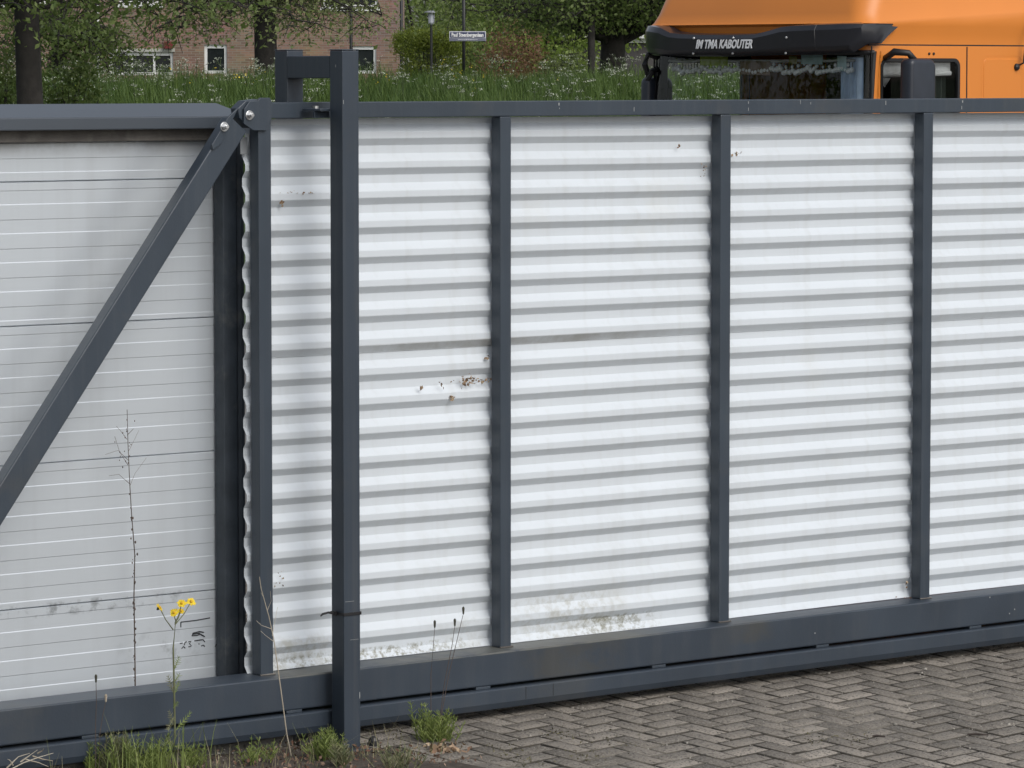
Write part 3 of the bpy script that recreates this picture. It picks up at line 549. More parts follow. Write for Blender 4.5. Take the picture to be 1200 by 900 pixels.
# ================================================================== ORANGE LORRY (parked in the yard behind the gate)
def lorry():
    OR = pm('orange_paint', (.68, .225, .036), .42, 0, .05, .8, 0, dirt=(.5, .17, .04), dscale=1.2, dlo=.6, dhi=.9, coat=.05)
    DK = pm('lorry_black', (.016, .017, .022), .28, 0, .15, 3, coat=.3)
    PL = pm('mirror_plastic', (.020, .025, .036), .4, 0, .1, 10); GR = pm('chassis_grey', (.04, .04, .042), .6, 0, .2, 5)
    RUB = pm('window_rubber', (.012, .012, .013), .5); TY = pm('tyre', (.02, .02, .02), .85, 0, .2, 20, .4, 40)
    INT = pm('dark_interior', (.005, .005, .006), .9)
    gl_ = bpy.data.materials.new('window_glass'); gl_.use_nodes = True; N, L = gl_.node_tree.nodes, gl_.node_tree.links
    N.remove(N['Principled BSDF']); tp = N.new('ShaderNodeBsdfTransparent'); tp.inputs[0].default_value = (.93, .96, .95, 1); gs = N.new('ShaderNodeBsdfGlossy'); gs.inputs['Roughness'].default_value = .015
    fr = N.new('ShaderNodeFresnel'); fr.inputs[0].default_value = 1.45; ms = N.new('ShaderNodeMixShader'); L.new(fr.outputs[0], ms.inputs[0]); L.new(tp.outputs[0], ms.inputs[1]); L.new(gs.outputs[0], ms.inputs[2]); L.new(ms.outputs[0], N['Material Output'].inputs[0])
    t = thing('lorry', 'orange lorry with a black sun visor parked behind the gate', 'lorry', (2.805, 32.7, 0), rad(43))
    Wd, Dp = 2.45, 2.25
    # plan outline of a slice: x rearwards, y to the far side; rounded front corners
    def slice_(z, xf, ins, rc, nb=8):
        pts = []; y0, y1 = ins, Wd - ins
        pts.append((Dp, y0)); pts.append((1.25, y0)); pts.append((xf + rc + .02, y0))
        for k in range(nb + 1):
            a = math.pi / 2 * k / nb; pts.append((xf + rc - rc * math.sin(a), y0 + rc - rc * math.cos(a)))
        for k in range(1, 12): u = k / 12; pts.append((xf - .045 * math.sin(math.pi * u), y0 + rc + (y1 - y0 - 2 * rc) * u))
        for k in range(nb + 1):
            a = math.pi / 2 * (1 - k / nb); pts.append((xf + rc - rc * math.sin(a), y1 - rc + rc * math.cos(a)))
        pts += [(xf + rc + .02, y1), (1.25, y1), (Dp, y1)]
        return [(p[0], p[1], z) for p in pts]
    def loft(sl, skip=lambda i, j: False, b=None):
        b = b or MB(); n = len(sl[0]); vs = [p for s_ in sl for p in s_]; fs = []
        for j in range(len(sl) - 1):
            for i in range(n):
                if skip(i, j): continue
                k = (i + 1) % n; fs.append((j * n + i, j * n + k, (j + 1) * n + k, (j + 1) * n + i))
        b.add(vs, [f[::-1] for f in fs]); return b
    zs = [(.95, 0, .0, .16), (1.3, -.02, .0, .16), (1.90, -.01, .0, .15), (2.30, .01, 0, .13), (2.79, .05, .0, .13), (2.835, .055, .0, .13)]
    sl = [slice_(*z) for z in zs]; nfr = len(sl[0])
    f0, f1 = 5, nfr - 6                                   # front quads carrying the windscreen (between slices 2 and 4)
    # the door window opening on both sides is quad 1 (x .15..1.25): cut out between slices 2 and 4 and refilled by a door skin with a hole
    def skp(i, j): return j in (2, 3) and ((f0 <= i <= f1 - 1) or i in (1, nfr - 3))
    body = loft(sl, skp); cab = body.build('cab', OR, t, .006, True)
    cab.modifiers.new('edge', 'EDGE_SPLIT').split_angle = rad(35)
    # roof fairing (high roof, front lip over the visor, crease along the side)
    rz = [(2.845, .045, .012, .14), (2.93, .035, .006, .15), (2.99, .02, -.015, .16), (3.012, -.03, -.022, .17), (3.03, -.005, -.015, .17), (3.10, .02, .012, .19), (3.28, .09, .035, .22), (3.6, .30, .07, .26), (3.82, .55, .13, .30), (3.92, .9, .26, .34)]
    rl = [slice_(*z) for z in rz]
    def lift(s_, amt): return [(p[0], p[1], p[2] + amt * max(0, p[0] - .2)) for p in s_]     # the crease climbs towards the back
    rl = [lift(s_, .055 if 3 <= k <= 5 else 0) for k, s_ in enumerate(rl)]
    rb = loft(rl); nn = len(rl[-1]); rb.add(rl[-1], [list(range(nn))[::-1]]); ro = rb.build('roof_fairing', OR, t, smooth=True); ro.modifiers.new('edge', 'EDGE_SPLIT').split_angle = rad(38)
    sb = MB(); sb.box(.06, Dp, .004, .016, 2.834, 2.846); sb.build('roof_seal', RUB, t)
    # door skin: frame round the window
    for side in (0, 1):
        y = 0 if side == 0 else Wd; s_ = 1 if side == 0 else -1
        a0, a1, w0, w1, z0, z1, zt = .150, 1.25, .19, 1.155, 1.90, 2.735, 2.79; zw = 1.98
        def rr_(w0, w1, z0, z1, r, n=5):
            o = []
            for cx, cz, a in ((w1 - r, z1 - r, 0), (w0 + r, z1 - r, 90), (w0 + r, z0 + r, 180), (w1 - r, z0 + r, 270)):
                for k in range(n + 1): q = rad(a + 90 * k / n); o.append((cx + r * math.cos(q), cz + r * math.sin(q)))
            return o
        inner = rr_(w0, w1, zw, z1, .07)
        def outer_pt(p):                    # push a point of the inner ring out to the rectangle
            cx, cz = (w0 + w1) / 2, (zw + z1) / 2; dx, dz = p[0] - cx, p[1] - cz
            hx_, hz_ = (a1 - cx if dx > 0 else cx - a0), (zt - cz if dz > 0 else cz - z0); f = min(hx_ / abs(dx) if abs(dx) > 1e-6 else 9e9, hz_ / abs(dz) if abs(dz) > 1e-6 else 9e9)
            return (cx + dx * f, cz + dz * f)
        b = MB(); n = len(inner); ou = [outer_pt(p) for p in inner]
        vs = [(p[0], y, p[1]) for p in ou] + [(p[0], y, p[1]) for p in inner] + [(p[0], y + s_ * .03, p[1]) for p in inner]
        fs = [[i, (i + 1) % n, (i + 1) % n + n, i + n] for i in range(n)] + [[i + n, (i + 1) % n + n, (i + 1) % n + 2 * n, i + 2 * n] for i in range(n)]
        for (cx_, cz_) in ((a0, z0), (a1, z0), (a1, zt), (a0, zt)):
            k = min(range(n), key=lambda q: abs(ou[q][0] - cx_) + abs(ou[q][1] - cz_)); vs.append((cx_, y, cz_)); o_ = len(vs) - 1
            for kk in (k, (k - 1) % n): fs.append([kk, (kk + 1) % n, o_])
        b.add(vs, fs); dr = b.build('door', OR, t)
        rb_ = MB(); rin = rr_(w0 + .028, w1 - .028, zw + .028, z1 - .028, .05); m_ = len(rin)
        vs = [(p[0], y - s_ * .006, p[1]) for p in inner] + [(p[0], y - s_ * .006, p[1]) for p in rin] + [(p[0], y + s_ * .028, p[1]) for p in rin]
        rb_.add(vs, [[i, (i + 1) % n, (i + 1) % n + n, i + n] for i in range(n)] + [[i + n, (i + 1) % n + n, (i + 1) % n + 2 * n, i + 2 * n] for i in range(n)]); rb_.build('window_seal', RUB, dr)
        gb = MB(); gb.add([(p[0], y + s_ * .012, p[1]) for p in rin], [list(range(m_))]); gb.build('side_window', gl_, dr)
        for xs_, zz0, zz1 in ((.085, 1.0, 2.83), (1.242, 1.0, 2.83)): sm = MB(); sm.box(xs_ - .006, xs_ + .006, y - .003, y + .003, zz0, zz1); sm.build('door_gap', RUB, dr)
        hd = MB(); hd.box(1.0, 1.18, y - .025 if side == 0 else y, y if side == 0 else y + .025, 1.55, 1.6); hd.build('handle', RUB, dr)
        if side == 0:
            lk = MB(); o_ = rr_(1.43, 1.94, 1.7, 2.755, .06); i_ = rr_(1.443, 1.927, 1.713, 2.742, .05); n = len(o_)
            lk.add([(p[0], -.001, p[1]) for p in o_] + [(p[0], .012, p[1]) for p in i_] + [(p[0], -.004, p[1]) for p in rr_(1.456, 1.914, 1.726, 2.729, .04)],
                   [[i, (i + 1) % n, (i + 1) % n + n, i + n] for i in range(n)] + [[i + n, (i + 1) % n + n, (i + 1) % n + 2 * n, i + 2 * n] for i in range(n)] + [list(range(2 * n, 3 * n))])
            lk.build('locker_hatch', OR, t, smooth=False)
            for xq in (.775, .83): st = MB(); st.ell((xq, -.004, 2.772), (.012, .008, .012), 8, 5); st.build('rivet', RUB, dr)
            cu = MB(); cu.box(w0 + .05, w1 - .05, .06, .075, 2.60, 2.70); cu.tube([(w0 + .05, .055, 2.60), (w1 - .06, .055, 2.615)], .022, 8); cu.add([(w0 + .03, .05, 2.70), (w0 + .30, .05, 2.70), (w0 + .12, .06, 2.50), (w0 + .03, .06, 2.58)], [(0, 1, 2, 3)])
            cu.build('sun_blind', pm('grey_blind_cloth', (.55, .55, .56), .5, 0, .25, 8), dr)
            cv = MB(); nx = 40; xs_ = [.68 + .42 * i / nx for i in range(nx + 1)]
            vs = [(x, .12 + .025 * math.sin(x * 95), z) for z in (1.95, 2.62) for x in xs_]; cv.add(vs, [(i, i + 1, i + nx + 2, i + nx + 1) for i in range(nx)]); cv.build('curtain_or_reflection', pm('dark_curtain', (.035, .045, .04), .8, 0, .2, 9), dr)
    # windscreen glass follows the cab slices, a touch proud; black surround
    a_, b_ = sl[2], sl[4]; mid = sl[3]
    gg = MB(); idx = list(range(f0, f1 + 1)); vs = []
    for S_ in (a_, mid, b_): vs += [(S_[i][0] + .004, S_[i][1], S_[i][2]) for i in idx]
    k = len(idx); gg.add(vs, [(r * k + i, (r + 1) * k + i, (r + 1) * k + i + 1, r * k + i + 1) for r in (0, 1) for i in range(k - 1)]); ws = gg.build('windscreen', gl_, t, smooth=True)
    bd = MB()
    for i_ in (0, -1): bd.tube([(S_[idx[i_]][0] - .004, S_[idx[i_]][1], S_[idx[i_]][2]) for S_ in (a_, mid, b_)], .02, 6)
    bd.tube([(p[0] - .006, p[1], p[2] - .01) for p in [b_[i] for i in idx]], .022, 6); bd.tube([(p[0] - .006, p[1], p[2]) for p in [a_[i] for i in idx]], .022, 6); bd.build('windscreen_seal', RUB, ws)
    # cab inside
    it = MB(); it.box(.06, Dp - .05, .05, .06, 1.2, 1.94); it.box(Dp - .1, Dp - .05, .06, Wd - .06, 1.2, 2.8); it.box(.1, Dp - .1, .06, Wd - .06, 1.15, 1.25); it.box(.14, .5, .12, Wd - .12, 1.3, 1.92); it.box(.12, Dp, .03, Wd - .03, 2.80, 2.82); it.box(.09, .17, Wd - .07, Wd - .035, 1.9, 2.79); it.box(.09, .19, .035, .07, 1.9, 2.79); it.box(.20, 1.2, Wd - .06, Wd - .035, 2.70, 2.79); it.build('cab_interior', INT, t)
    for yy in (.45, 1.75):
        se = MB(); se.box(1.0, 1.45, yy, yy + .5, 1.5, 1.62); se.box(1.4, 1.55, yy + .02, yy + .48, 1.6, 2.2); se.build('seat', pm('seat_cloth', (.03, .03, .035), .9), t, .04)
    # sun visor: dark swept blade with deeper ends
    def ol(y): u = y / Wd; return .05 - .045 * math.sin(math.pi * max(0, min(1, u)))
    vz = MB(); st = [(-.030, .285), (-.045, .16), (-.05, .06), (-.02, -.06), (.06, -.13), (.20, -.17), (.36, -.19), (.362, -.195), (.60, -.215), (.72, -.215), (.86, -.215), (1.0, -.222), (1.25, -.225), (1.6, -.222), (1.86, -.21), (2.0, -.20), (2.12, -.19), (2.28, -.15), (2.40, -.06), (2.48, .04), (2.50, .14)]
    rows = []
    for k, (y, x) in enumerate(st):
        top = float(np.interp(y, [-.03, .36, .70, .98, 1.25, 1.8, 2.02, 2.16, 2.5], [3.004, 2.996, 2.985, 2.925, 2.92, 2.925, 2.945, 3.0, 3.005]))
        bot = float(np.interp(y, [-.03, -.045, -.04, 0, .1, .4, 1.2, 2.0, 2.5], [2.975, 2.93, 2.90, 2.80, 2.775, 2.775, 2.755, 2.76, 2.775]))
        if k == 0: bot = 2.985
        if k == 1: bot = 2.92
        if k == 2: bot = 2.85
        h = top - bot; rows.append([(x + (.16 if k > 3 else .02), y, top + .012 * (k > 3)), (x + .02, y, top), (x - .004, y, top - .18 * h), (x + .006, y, bot + .25 * h), (x + .03, y, bot + .10 * h), (x + .075, y, bot)])
    m_ = 6; vs = [p for r in rows for p in r]
    vz.add(vs, [(r * m_ + i, r * m_ + i + 1, (r + 1) * m_ + i + 1, (r + 1) * m_ + i) for r in range(len(rows) - 1) for i in range(m_ - 1)])
    vi = vz.build('sun_visor', DK, t, smooth=True); so = vi.modifiers.new('thick', 'SOLIDIFY'); so.thickness = .012; so.offset = 0; vi.modifiers.new('edge', 'EDGE_SPLIT').split_angle = rad(28)
    for y in (.5, 1.2, 1.9): br = MB(); br.box(-.14, .09, y - .015, y + .015, 2.86, 2.88); br.build('bracket', RUB, vi)
    R = Matrix.Rotation(rad(-90), 4, 'Z')            # text facing -x
    text_mesh('lettering', 'IM TMA KABOUTER', .098, pm('visor_letters', (.95, .95, .95), .5), vi, Matrix.Translation((-.2375, 1.33, 2.848)) @ R @ STANDX, shear=.32, off=.003, width=.64)
    for y in (1.70, 1.25, .66):
        for dz, dy in ((2.775, 0), (2.90, -.02)): sc = MB(); sc.ell((-.212 if dz < 2.8 else -.226, y + dy, dz), (.010, .011, .011), 8, 5); sc.build('screw', M['steel'], vi)
    # near-side mirror on its arm, far-side mirror bracket, wiper, aerial
    mr = MB(); o_ = []; 
    for cx, cz, a, r in ((.745 - .07, 2.73 - .07, 0, .07), (.43 + .05, 2.73 - .05, 90, .05), (.43 + .03, 2.02, 180, .04), (.745 - .04, 2.02, 270, .04)):
        for k in range(6): q = rad(a + 90 * k / 5); o_.append((cx + r * math.cos(q), cz + r * math.sin(q)))
    mr.prism([(p[0] - .20, p[1]) for p in o_], -.29, -.16, 'y'); mi = mr.build('mirror', PL, t, .035, True, 3)
    ar = MB(); ar.tube([(.24, -.01, 2.735), (.22, -.12, 2.785), (.29, -.21, 2.775), (.35, -.225, 2.71)], [.026, .03, .026, .03], 8); ar.build('mirror_arm', RUB, mi, smooth=True)
    mr = MB(); mr.prism([(p[0] - .2, p[1]) for p in o_], Wd + .0, Wd + .1, 'y'); mi2 = mr.build('mirror', PL, t, .035, True, 3); mi2.location = (-.23, -.01, -.15)
    for pa in ([(.34, Wd + .0, 2.90), (.26, Wd + .03, 2.92), (.24, Wd + .05, 2.84), (.30, Wd + .05, 2.72)], [(.32, Wd - .02, 2.80), (.24, Wd - .04, 2.78), (.26, Wd + .04, 2.70)]):
        ar = MB(); ar.tube(pa, .026, 8); ar.build('mirror_arm', RUB, mi2)
    an = MB(); an.tube([(1.86, -.002, 2.668), (1.89, -.06, 2.70), (1.97, -.05, 3.15)], [.012, .01, .004], 6); an.ell((1.86, -.01, 2.665), (.03, .025, .03)); an.build('aerial', RUB, t)
    an = MB(); an.tube([(1.90, -.05, 2.69), (1.94, -.055, 2.81)], .008, 6); an.build('aerial_spring', M['steel'], t)
    for y in (.5, 1.3): wp = MB(); wp.tube([(-.045, y, 1.93), (-.055, y + .55, 2.02)], .01, 5); wp.build('wiper', RUB, t)
    # front grille, bumper, lamps, chassis, wheels
    gr = MB()
    for k in range(6): gr.box(-.075, -.055, .35, Wd - .35, 1.12 + k * .1, 1.18 + k * .1)
    gr.build('grille', DK, t)
    bm = MB(); bm.prism([(-.10, .12), (-.10, Wd - .12), (.05, Wd), (1.1, Wd), (1.1, 0), (.05, 0)], .38, .94, 'z'); bm.build('bumper', OR, t, .03)
    for y in (.2, Wd - .6): q = MB(); q.box(-.115, -.09, y, y + .4, .6, .82); q.build('headlight', pm('lamp_lens', (.6, .62, .65), .1), t, .01)
    ch = MB(); ch.box(1.1, 6.0, .75, .95, .7, .95); ch.box(1.1, 6.0, Wd - .95, Wd - .75, .7, .95); ch.box(1.0, Dp, .4, Wd - .4, .8, .94)
    for x in (2.6, 4.0, 5.8): ch.box(x, x + .12, .95, Wd - .95, .72, .9)
    ch.build('chassis', GR, t, .01)
    tk = MB(); tk.prism([(2.5, .5), (3.9, .5), (3.9, 1.0), (2.5, 1.0)], .05, .6, 'y'); tk.build('fuel_tank', pm('tank_alloy', (.5, .5, .5), .35, .8), t, .08)
    fw = MB(); fw.box(4.2, 5.1, .75, Wd - .75, .96, 1.08); fw.build('coupling_plate', GR, t, .02)
    for x in (1.45 - .55, 4.65):
        for y0 in (.03, Wd - .36):
            w_ = MB(); w_.tube([(x, y0, .5), (x, y0 + .04, .5), (x, y0 + .29, .5), (x, y0 + .33, .5)], [.45, .5, .5, .45], 28); wo = w_.build('wheel', TY, t, smooth=False)
            h_ = MB(); h_.tube([(x, y0 - .012, .5), (x, y0 + .342, .5)], [.27, .27], 20); h_.tube([(x, y0 - .03, .5), (x, y0 + .36, .5)], [.1, .1], 12); h_.build('rim', M['steel'], wo)
    for x in (.9, 4.65):
        for y0 in (.0, Wd - .38):
            fd = MB(); ang = [rad(15 + 15 * k) for k in range(11)]; vs = [(x + .58 * math.cos(a), yy, .5 + .58 * math.sin(a)) for yy in (y0, y0 + .38) for a in ang]; fd.add(vs, [(i, i + 1, i + 12, i + 11) for i in range(10)]); fd.build('mudguard', GR, t)
    cv = MB(); vs = [(.10 + .02 * math.sin(i * .9), .10 + .25 * i / 24, z) for z in (1.95, 2.74) for i in range(25)]; cv.add(vs, [(i, i + 1, i + 26, i + 25) for i in range(24)]); cv.build('curtain_or_reflection', pm('pale_blue_sky_reflection', (.42, .52, .66), .8, 0, .15, 9), t)  # added pale blue strip imitating sky reflected at the windscreen's right end
    T_ = Matrix.Translation((2.805, 32.7, 0)) @ Matrix.Rotation(rad(43), 4, 'Z')
    # things inside the windscreen
    gm = MB(); rr = random.Random(12); n = 60
    for i in range(n):
        y = .20 + (Wd - .44) * i / (n - 1); sag = .012 * math.sin(i * .55)
        gm.tube([(.08, y, 2.70 + sag * .5), (.08, y, 2.655 + sag)], .004, 3)
        r = rr.uniform(.019, .027); gm.ell((.076, y, 2.635 + sag + rr.uniform(-.014, .014)), (r, r, r), 8, 5, 1.0)
        if i % 2: r *= .7; gm.ell((.08, y + .012, 2.675 + sag), (r, r, r), 7, 4, .8)
    gm.tube([(.08, .18 + (Wd - .36) * i / 20, 2.715 + .004 * math.sin(i * 1.3)) for i in range(21)], .012, 4, .5)
    gt = gm.build('pompom_garland', pm('garland', (.05, .05, .05), .9, tint=(.85, .85, .83)), smooth=True, mw=T_); tag(gt, 'garland of white pompoms hanging across the top of the lorry windscreen', 'garland')
    def card(lbl, y0, y1, z0, z1, c, nm='card'):
        q = MB(); q.prism([(y0, z0), (y1, z0 + .004), (y1, z1), (y0, z1 - .004)], .062, .065, 'x'); o = q.build(nm, pm('card', c, .7, 0, .15, 12), mw=T_); tag(o, lbl, 'card')
    card('yellow green card behind the left half of the windscreen', 1.57, 1.89, 2.675, 2.755, (.33, .42, .05))
    card('brown cardboard sheet in the middle of the windscreen', 1.09, 1.43, 2.60, 2.715, (.20, .13, .085))
    card('pale blue card right of the windscreen centre', .51, .745, 2.685, 2.765, (.36, .50, .50))
    card('small pale sticker card near the right end of the windscreen', .25, .35, 2.63, 2.755, (.38, .50, .50))
    card('narrow olive and ochre card beside the pale blue card', .79, .88, 2.69, 2.755, (.22, .20, .05))
lorry()

# ================================================================== FIXED FENCE LEFT (behind the gate tail)
def fence():
    t = thing('panel_fence', 'silver grey ribbed panel fence with dark cap behind the diagonal brace', 'fence', GO, AL)
    PY = .27; X0, X1 = -4.2, -.475; seams = [.06, .605, 1.15, 1.672, 2.212, 2.44]
    for k in range(5):
        z0, z1 = seams[k] + .0012, seams[k + 1] - .0012; per = .1085; prof = [(PY + .005, z1), (PY, z1 - .003)]; z = z1 - .03; 
        while z > z0 + .02:
            prof += [(PY, z), (PY + .0014, z - .003)]; z -= per * .47
            if z < z0 + .02: break
            prof += [(PY + .0014, z), (PY, z - .0036)]; z -= per * .53
        last = prof[-1][0]; prof += [(last, z0 + .003), (PY + .005, z0)]
        prof = prof + [(PY + .06, z0), (PY + .06, z1)]
        p = MB(); p.prism(prof, X0, X1, 'x'); p.build('panel', M['silver'], t)
    p = MB(); p.box(X0, X1 - .002, PY + .0605, PY + .064, .055, 2.43); p.build('backing_sheet', M['galv'], t)
    c = MB(); c.prism([(.175, 2.405), (.175, 2.452), (.40, 2.502), (.40, 2.45), (.385, 2.45), (.385, 2.485), (.185, 2.44), (.185, 2.405)], X0, -.385, 'x'); c.build('cap', M['cap'], t, .004)
    d = MB(); d.box(X0, -.50, .235, .268, 2.36, 2.415); d.box(X0, -.50, .268, .33, 2.43, 2.44); d.build('top_angle', M['dirty'], t, .003)
    p = MB(); p.prism([(-.499, .2), (-.437, .2), (-.430, .204), (-.428, .212), (-.428, .26), (-.499, .26)], .0, 2.40, 'z'); p.prism([(-.424, .212), (-.410, .203), (-.390, .212), (-.390, .26), (-.424, .26)], 0, 2.40, 'z'); p.build('end_post', M['galv'], t, .002)
    f = MB(); f.box(-.473, -.462, .255, .268, .06, 2.2); f.build('edge_trim', M['frame'], t)
    # marker scrawl near the lower right corner
    def pen(pts): sc = MB(); sc.tube([gl(x, y, PY - .0012) for x, y in pts], .0022, 4); sc.build('pen_stroke', M['ink'], t)
    pen([(239, 741), (234, 740), (226, 742), (225, 745), (231, 744.5), (235, 743), (240, 746)]); pen([(226, 743), (230, 742.5), (234, 742)])
    pen([(211, 754), (214, 753.5)]); pen([(216, 756), (217, 752.5), (219, 752)]); pen([(213, 760), (215, 757.5), (217, 759.5)]); pen([(221, 752), (224, 751.5), (222, 754), (224.5, 757), (221, 758)])
    pen([(228, 751), (238, 749.5), (240, 752)]); pen([(233, 754), (233.5, 755)]); pen([(236, 757), (238, 756), (240, 757.5)]); pen([(212, 729), (230, 727), (246, 724)]); pen([(212, 729), (212, 735)]); pen([(252, 758), (253, 755.5), (256, 757)])
fence()

# ================================================================== SLIDING GATE
def corrugated(x0, x1, z_lo, z_hi, zdark, name, parent, y0=.068, dep=.021, thick=.0012):
    """sheet with horizontal trapezoidal ribs; zdark = centre height of one underside slope"""
    per = .1162; up, cr, dn, va = .030, .025, .0275, .0337
    pts = []; base = zdark + dn / 2; k0 = math.floor((z_lo - base) / per) - 2
    for k in range(k0, k0 + int((z_hi - z_lo) / per) + 6):
        b = base + k * per                          # going up from the crest's lower edge
        pts += [(b, y0), (b + cr, y0), (b + cr + up, y0 + dep), (b + cr + up + va, y0 + dep)]
    pts = sorted(pts)
    def yat(z): return float(np.interp(z, [p[0] for p in pts], [p[1] for p in pts]))
    prof = [(z_lo, yat(z_lo))] + [p for p in pts if z_lo < p[0] < z_hi] + [(z_hi, yat(z_hi))]
    sm = []
    for i, (z, y) in enumerate(prof):               # small fold radii
        if 0 < i < len(prof) - 1:
            for s_ in (-1, 1):
                q = prof[i + s_]; d = math.hypot(q[0] - z, q[1] - y); f = min(.2, .0014 / d); sm.append((z + (q[0] - z) * f, y + (q[1] - y) * f))
        else: sm.append((z, y))
    b = MB(); xs = [x0 + (x1 - x0) * i / 40 for i in range(41)]; n = len(sm); rr = np.random.RandomState(2)
    vs = []
    for x in xs:
        wob = .0016 * math.sin(x * 3.1) + .001 * math.sin(x * 7.7 + 1)
        vs += [(x, y + wob + .0008 * math.sin(x * 5 + z * 9), z + .0012 * math.sin(x * 2.3 + z * 3)) for z, y in sm]
    fs = [(i * n + k, (i + 1) * n + k, (i + 1) * n + k + 1, i * n + k + 1) for i in range(40) for k in range(n - 1)]
    b.add(vs, fs); o = b.build(name, M['white'], parent); s_ = o.modifiers.new('thick', 'SOLIDIFY'); s_.thickness = .0015; s_.offset = 1
    return o
def gate():
    t = thing('sliding_gate', 'dark grey sliding gate clad in white corrugated sheet', 'gate', GO, AL); F = M['frame']
    XE = 6.8
    r = MB(); r.box(-.474, XE, 0, .06, 2.444, 2.506); tr = r.build('top_rail', F, t, .004)
    for k, (a, c) in enumerate([(-.474, -.413), (.727, .784), (1.928, 1.987), (3.137, 3.196), (4.345, 4.404), (5.55, 5.61)]):
        p = MB(); p.box(a, c, .0006, .0594, .2945, 2.4438); p.build('stile', F, t, .004)
        wl = MB(); z = .297; wl.box(a - .006, c + .006, -.007, .0, .2945, .300); wl.build('weld_seam', M['dirty'], t, .002)
    b = MB(); b.box(-2.55, XE, -.08, .105, .161, .2942); b.build('bottom_beam', M['beam'], t, .006)
    l = MB(); l.prism([(-.096, .149), (-.103, .145), (-.103, .092), (-.092, .066), (.09, .066), (.09, .149)], -2.55, XE, 'x')
    lr = l.build('track_rail', M['beam'], t, .0025)
    for x in np.arange(-2.2 - .1, 6.6, .945):
        s_ = MB(); s_.box(x, x + .075, -.079, .08, .1492, .1608); s_.build('spacer', F, t, .002)
    for px in (616, 648):
        jt = MB(); x = gl(px, 810, -.103).x; jt.box(x, x + .003, -.1038, -.1025, .094, .144)
        jt.build('joint', M['ink'], lr)
    corrugated(-.490, XE, 1.518, 2.44, 1.5334, 'corrugated_sheet', t)
    corrugated(-.487, XE, .296, 1.535, 1.5334 - .1162, 'corrugated_sheet', t, y0=.0715)
    # diagonal brace of the tail, lapped and bolted at the top
    br = MB(); d = Vector((-1.09, 0, -1.40)).normalized(); n_ = Vector((d.z, 0, -d.x))
    A_, B_ = gl(264, 170), gl(0, 592); d = (B_ - A_).normalized(); n_ = Vector((d.z, 0, -d.x)); P0 = A_ - d * .13; P1 = A_ + d * 2.58; hw = .047
    def slab(A, B, hw, y0, y1, mb):
        vs = []
        for y in (y0, y1):
            for P, s_ in ((A, 1), (A, -1), (B, -1), (B, 1)): q = P + n_ * hw * s_; vs.append((q.x, y, q.z))
        mb.add(vs, [(0, 1, 2, 3), (7, 6, 5, 4), (0, 4, 5, 1), (1, 5, 6, 2), (2, 6, 7, 3), (3, 7, 4, 0)])
    slab(P0 + d * .03, P1, hw, -.004, .056, br); bo = br.build('brace', F, t, .005)
    lp = MB(); lq = [gl(x, y, -.01) for x, y in [(267, 137), (279, 126), (264, 157), (259, 168), (249, 176), (247.5, 170)]]; lp.prism([(p.x, p.z) for p in lq], -.014, -.0045, 'y'); lo = lp.build('lap_plate', F, bo, .002)
    gs = MB(); pts = [(286, 128), (292, 119), (302, 118), (305, 114.5), (316, 114.5), (318.5, 119.5), (318.5, 138), (312, 153), (297, 153), (285.5, 145)]
    gp = [gl(x, y, -.01) for x, y in pts]; gs.prism([(p.x, p.z) for p in gp], -.012, -.0006, 'y'); go = gs.build('gusset', F, t, .002)
    kn = MB(); kp = [gl(x, y, .02) for x, y in [(275, 127), (284, 118), (300, 116), (300, 150), (287, 150), (277, 138)]]; kn.prism([(p.x, p.z) for p in kp], .0, .05, 'y'); kn.build('knuckle', F, t, .004)
    def bolt(px, py, y, par):
        p = gl(px, py, y); h = MB(); h.tube([(p.x, y, p.z), (p.x, y - .004, p.z)], .0185, 18); h.tube([(p.x, y - .004, p.z), (p.x, y - .016, p.z)], .0135, 6); h.tube([(p.x, y - .016, p.z), (p.x, y - .024, p.z)], .008, 10); h.build('bolt', M['steel'], par, .0012)
    bolt(292, 135, -.012, go); bolt(262.5, 148.5, -.0142, lo)
    # galvanised sheet corner seen behind the plate
    kk = MB(); c0 = gl(285, 170, .06); kk.box(c0.x - .012, c0.x + .02, .061, .064, c0.z - .035, c0.z + .03); kk.build('sheet_clip', pm('raw_zinc', (.33, .35, .37), .4, .6, .15, 15), t)
    def chip(px, py, w_, h_): p = gl(px, py, 0); sf = MB(); sf.box(p.x - w_ / 2, p.x + w_ / 2, -.0006, .001, p.z - h_ / 2, p.z + h_ / 2); sf.build('paint_chip', M['scuff'], tr)
    for px, py, w_, h_ in [(655, 122, .006, .011), (655.5, 127, .003, .005), (743, 128, .0025, .018), (877, 120, .0025, .010), (877, 128, .0025, .014), (950, 121, .0025, .010), (1038, 120.5, .004, .018), (1128, 119, .006, .010), (1127, 126, .003, .014), (938, 119.5, .002, .018)]: chip(px, py, w_, h_)
    for px, py in [(955, 742), (1189, 714), (1183, 719), (1160, 700)]:
        p = gl(px, py, -.08); sf = MB(); sf.box(p.x - .0025, p.x + .0025, -.0806, -.079, p.z - .003, p.z + .003); sf.build('paint_chip', M['scuff'], tr)
gate()

